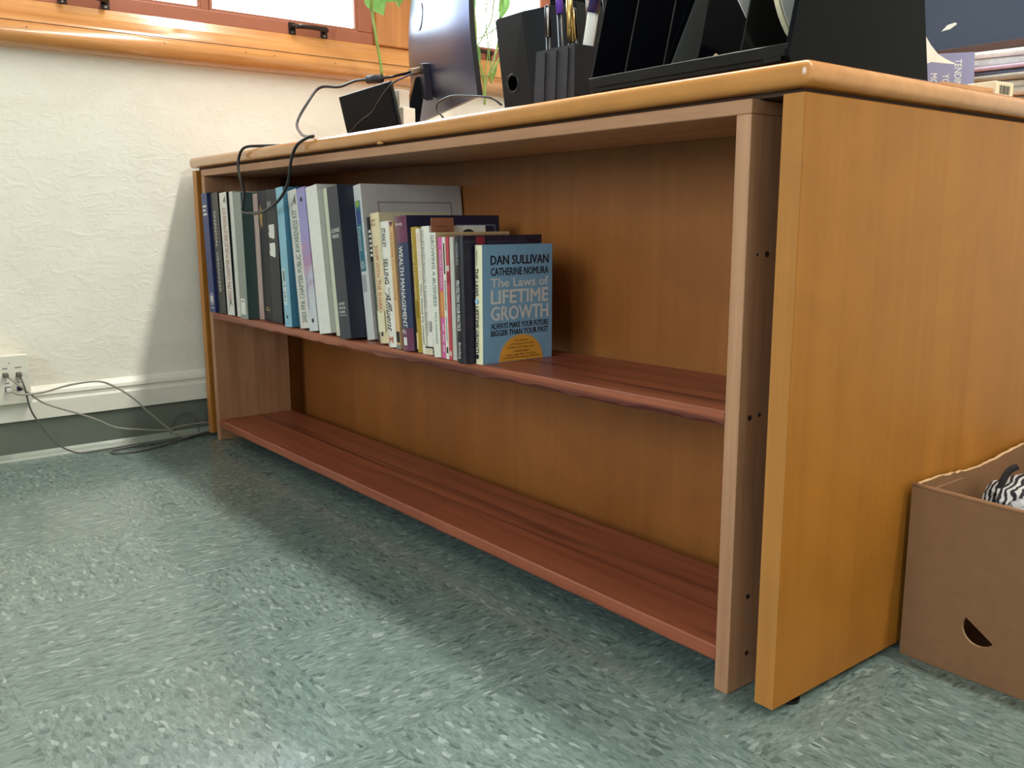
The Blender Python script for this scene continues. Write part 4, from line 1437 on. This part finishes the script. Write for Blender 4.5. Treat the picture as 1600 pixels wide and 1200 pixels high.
# ================================================================== WALL OUTLET AND CORDS
wo = tag(empty('wall_outlet', (XW, -0.487, 0.1445)), 'ivory surface box with four data jacks on the wall', 'wall outlet')
box('housing', .0163, .040, -.0635, .0635, 0, .118, OUTLET, wo, .002)
box('back_plate', .0005, .0162, -.050, .050, .035, .112, OUTLET, wo)
for k, (y, z, m) in enumerate(((.012, .072, JACK_DARK), (.040, .071, JACK_DARK), (.014, .038, JACK_BLUE), (.039, .037, JACK_BLUE), (-.016, .072, JACK_DARK), (-.014, .038, JACK_BLUE))):
    j = box('jack', .0402, .0412, y - .0058, y + .0058, z - .0052, z + .0052, m, wo)
    box('jack_opening', .0413, .0416, y - .0040, y + .0040, z - .0036, z + .0024, INK['black'], j)
for y, z, ww in ((.012, .088, .010), (.040, .088, .014), (.014, .052, .010), (.039, .052, .008), (.022, .100, .003)):
    box('label_mark', .0402, .0405, y - ww / 2, y + ww / 2, z - .0012, z + .0012, INK['grey'], wo)


def cord(name, label, pts, r, mat, plug):
    base = Vector(pts[0])
    e_ = tag(empty(name, base), label, 'cord', 'data cords')
    P = [Vector(p) - base for p in pts]
    tube('cord', P, r, mat, e_, 7, 6)
    bm = bmesh.new()
    add_box(bm, -.0085, .007, -.0046, .0046, -.004, .004, .0008, 1)
    finish('plug', bm, plug, e_)
    return e_


cord('data_cord', 'pale grey data cord arching highest along the baseboard', [(.0062, -.473, .182), (.018, -.457, .172), (.0154, -.4311, .1682), (.0154, -.3959, .1703), (.0154, -.3377, .181), (.0154, -.2784, .1823), (.0154, -.2417, .1666),
     (.0154, -.1977, .1315), (.0154, -.1684, .0974), (.0154, -.123, .0483), (.0154, -.098, .022), (.012, -.07, .0075), (-.008, -.03, .0035), (-.012, .02, .0035), (-.014, .1, .0035)], .0026, CORD_GREY, WPL)
cord('data_cord', 'grey data cord sagging midway along the dark base', [(.0060, -.475, .2165), (.012, -.455, .195), (.010, -.4292, .168), (.0054, -.3967, .1387), (.0044, -.3271, .1053), (.0044, -.2839, .0829), (.0044, -.2399, .0566),
     (.0044, -.1855, .0436), (.0044, -.121, .0323), (.0044, -.0787, .0366), (-.012, -.0046, .0331), (-.016, .06, .02), (-.016, .12, .005)], .0022, CORD_GREY, CORD_DARK)
cord('data_cord', 'dark grey data cord dropping to the floor by the outlet', [(.0060, -.447, .2155), (.014, -.440, .185), (.008, -.4321, .1354), (.0054, -.4208, .1053), (.0044, -.3965, .0585), (.0044, -.3704, .0268), (.006, -.3351, .006), (.006, -.30, .0035),
     (-.0005, -.251, .0032), (-.004, -.2, .0032), (-.006, -.12, .0032), (-.010, -.04, .0032), (-.014, .04, .0032)], .0022, CORD_DARK, CORD_DARK)
lp = tube('floor_cord', [(-.012, .04, .0085), (.004, -.03, .0085), (.030, -.10, .0034), (.058, -.16, .0034), (.070, -.218, .0034), (.058, -.2612, .0034), (.030, -.262, .0034), (.018, -.235, .0034), (.012, -.17, .0034), (.010, -.10, .0034), (-.002, -.02, .0034), (-.008, .06, .0034)], .0026, CORD_DARK, None, 7, 6)
tag(lp, 'dark cord lying in a long loop on the floor by the wall', 'cord')
hp_ = tube('thin_wire', [(-.0345, -.095, .006), (-.033, -.085, .045), (-.032, -.06, .064), (-.031, -.035, .058), (-.030, -.022, .03), (-.029, -.018, .004)], .0014, CORD_DARK, None, 6, 6)
tag(hp_, 'thin dark wire bowed up against the rubber base', 'wire')

# ================================================================== CARDBOARD BOX
bx0, bx1, by0, by1, bz = 1.8325, 2.262, 0.2675, 0.70, 0.2335
cbx = tag(empty('cardboard_box', (bx0, by0, 0.0006)), 'open brown cardboard box on the floor beside the desk', 'box')
BWX, BDY = bx1 - bx0, by1 - by0
th_ = .004


def panel_with_hole():
    bm = bmesh.new()
    n = 18
    outer_ = [(0, 0), (BWX, 0)] + [(BWX * (1 - k / n), bz - .004 * math.sin(math.pi * k / n)) for k in range(n + 1)]
    cxh, czh, rh = .0993, .0684, .0213
    a0 = math.atan2(.0802 - .0684, 1.9144 - 1.9318)
    inner_ = [(cxh + rh * math.cos(a0 + math.pi * k / 14), czh + rh * math.sin(a0 + math.pi * k / 14)) for k in range(15)]
    es = []
    for loop in (outer_, inner_):
        vs = [bm.verts.new((x, 0, z)) for x, z in loop]
        es += [bm.edges.new((vs[k], vs[(k + 1) % len(vs)])) for k in range(len(vs))]
    bmesh.ops.triangle_fill(bm, edges=es, use_beauty=True)
    fs_ = bm.faces[:]
    ext = bmesh.ops.extrude_face_region(bm, geom=fs_)
    bmesh.ops.translate(bm, vec=(0, th_, 0), verts=[v for v in ext['geom'] if isinstance(v, bmesh.types.BMVert)])
    bmesh.ops.recalc_face_normals(bm, faces=bm.faces[:])
    for f in bm.faces:
        c_ = f.calc_center_median()
        f.material_index = 1 if abs(f.normal.y) < .3 and .02 < c_.x < .2 and c_.z < .15 and c_.z > .01 else 0
    return finish('front_panel', bm, [CARD, CARD_EDGE], cbx)


panel_with_hole()
fold = [(BWX * k / 18, .0028, bz - .004 * math.sin(math.pi * k / 18) + .0002) for k in range(19)]
tube('folded_rim', fold, .0034, CARD, cbx, 8, 0)
# flap pushed slightly inward above the hand hole
bm = bmesh.new()
a0 = math.atan2(.0118, -.0174)
fp = [(.0993 + .0205 * math.cos(a0 - math.pi * k / 12), .0046 + .006 * math.sin(math.pi * k / 12), .0684 + .0205 * math.sin(a0 - math.pi * k / 12)) for k in range(13)]
add_prism(bm, fp, (0, .002, 0))
finish('hole_flap', bm, CARD_EDGE, cbx)


def torn(name, pts, d_, seed):
    """side panel whose top edge is torn and wavy"""
    rnd = random.Random(seed)
    bm = bmesh.new()
    n = 40
    rings_ = []
    p0, p1 = Vector(pts[0]), Vector(pts[1])
    for k in range(n + 1):
        u = k / n
        p = p0.lerp(p1, u)
        z = bz + .004 * math.sin(u * 9 + seed) - .003 + rnd.uniform(-.0009, .0009) + (.006 * u if seed == 1 else 0)
        rings_.append([bm.verts.new(q) for q in (p, p + Vector(d_), p + Vector(d_) + Vector((0, 0, z - rnd.uniform(.0, .0016))), p + Vector((0, 0, z)))])
    for a, b_ in zip(rings_, rings_[1:]):
        for k in range(4):
            f = bm.faces.new((a[k], b_[k], b_[(k + 1) % 4], a[(k + 1) % 4]))
            f.material_index = 1 if k == 2 else 0
    bm.faces.new(rings_[0])
    bm.faces.new(rings_[-1][::-1])
    return finish(name, bm, [CARD, CARD_EDGE], cbx)


torn('side_panel', ((.0003, .0068, 0), (.0003, BDY - .0003, 0)), (th_, 0, 0), 1)
torn('side_panel', ((BWX - th_ - .0003, .0068, 0), (BWX - th_ - .0003, BDY - .0003, 0)), (th_, 0, 0), 2)
torn('back_panel', ((.006, BDY - .0005, 0), (BWX - .006, BDY - .0005, 0)), (0, th_, 0), 3)
box('bottom_panel', .006, BWX - .006, .0068, BDY - .002, .0002, .004, CARD, cbx)
box('glue_flap', .0047, .0077, .008, .125, .006, .222, CARD, cbx, .0005, 1)
# what lies in the box


def lump(name, label, cat, c_, rad, mat, seed, amp, freq, sub=3):
    bm = bmesh.new()
    bmesh.ops.create_icosphere(bm, subdivisions=sub, radius=1)
    for v in bm.verts:
        nv = noise.noise(v.co * freq + Vector((seed, 0, 0))) + .5 * noise.noise(v.co * freq * 2.3 + Vector((0, seed, 0)))
        v.co = Vector(c_) + Vector((v.co.x * rad[0], v.co.y * rad[1], v.co.z * rad[2])) * (1 + amp * nv)
    o = finish(name, bm, mat, None, False)
    return tag(o, label, cat)


PLAST = NT('clear crumpled plastic')
PLAST.set(Roughness=.12)
PLAST.b.inputs['Base Color'].default_value = (.72, .74, .76, 1)
PLAST.b.inputs['Transmission Weight'].default_value = .55
PLAST.bump(PLAST.noise(PLAST.coord(), 70, 4, .6, 1.5), .6, .004)
lump('packing_cloth', 'heap of dark cloth filling the bottom of the cardboard box', 'cloth', (1.995, .445, .074), (.145, .160, .066), pm('dark cloth', (30, 26, 26), .9, .2), 3.1, .12, 2.5)
lump('plastic_bag', 'crumpled clear plastic bag in the cardboard box', 'bag', (1.965, .355, .190), (.050, .045, .040), PLAST.m, 7.7, .35, 2.6, 4)
lump('patterned_pouch', 'black and white patterned pouch behind the plastic bag', 'pouch', (1.890, .440, .190), (.038, .042, .034), ZEBRA, 1.3, .25, 2.2)
st = tube('dark_strap', [(1.878, .415, .205), (1.880, .420, .222), (1.884, .428, .236), (1.892, .434, .243)], .0045, pm('dark cloth', (30, 26, 26), .9, .2), None, 8, 5)
tag(st, 'dark strap standing up from the pouch in the box', 'strap')

for o in bpy.data.objects:
    for k in ('_w', '_h', '_d'):
        if k in o:
            del o[k]
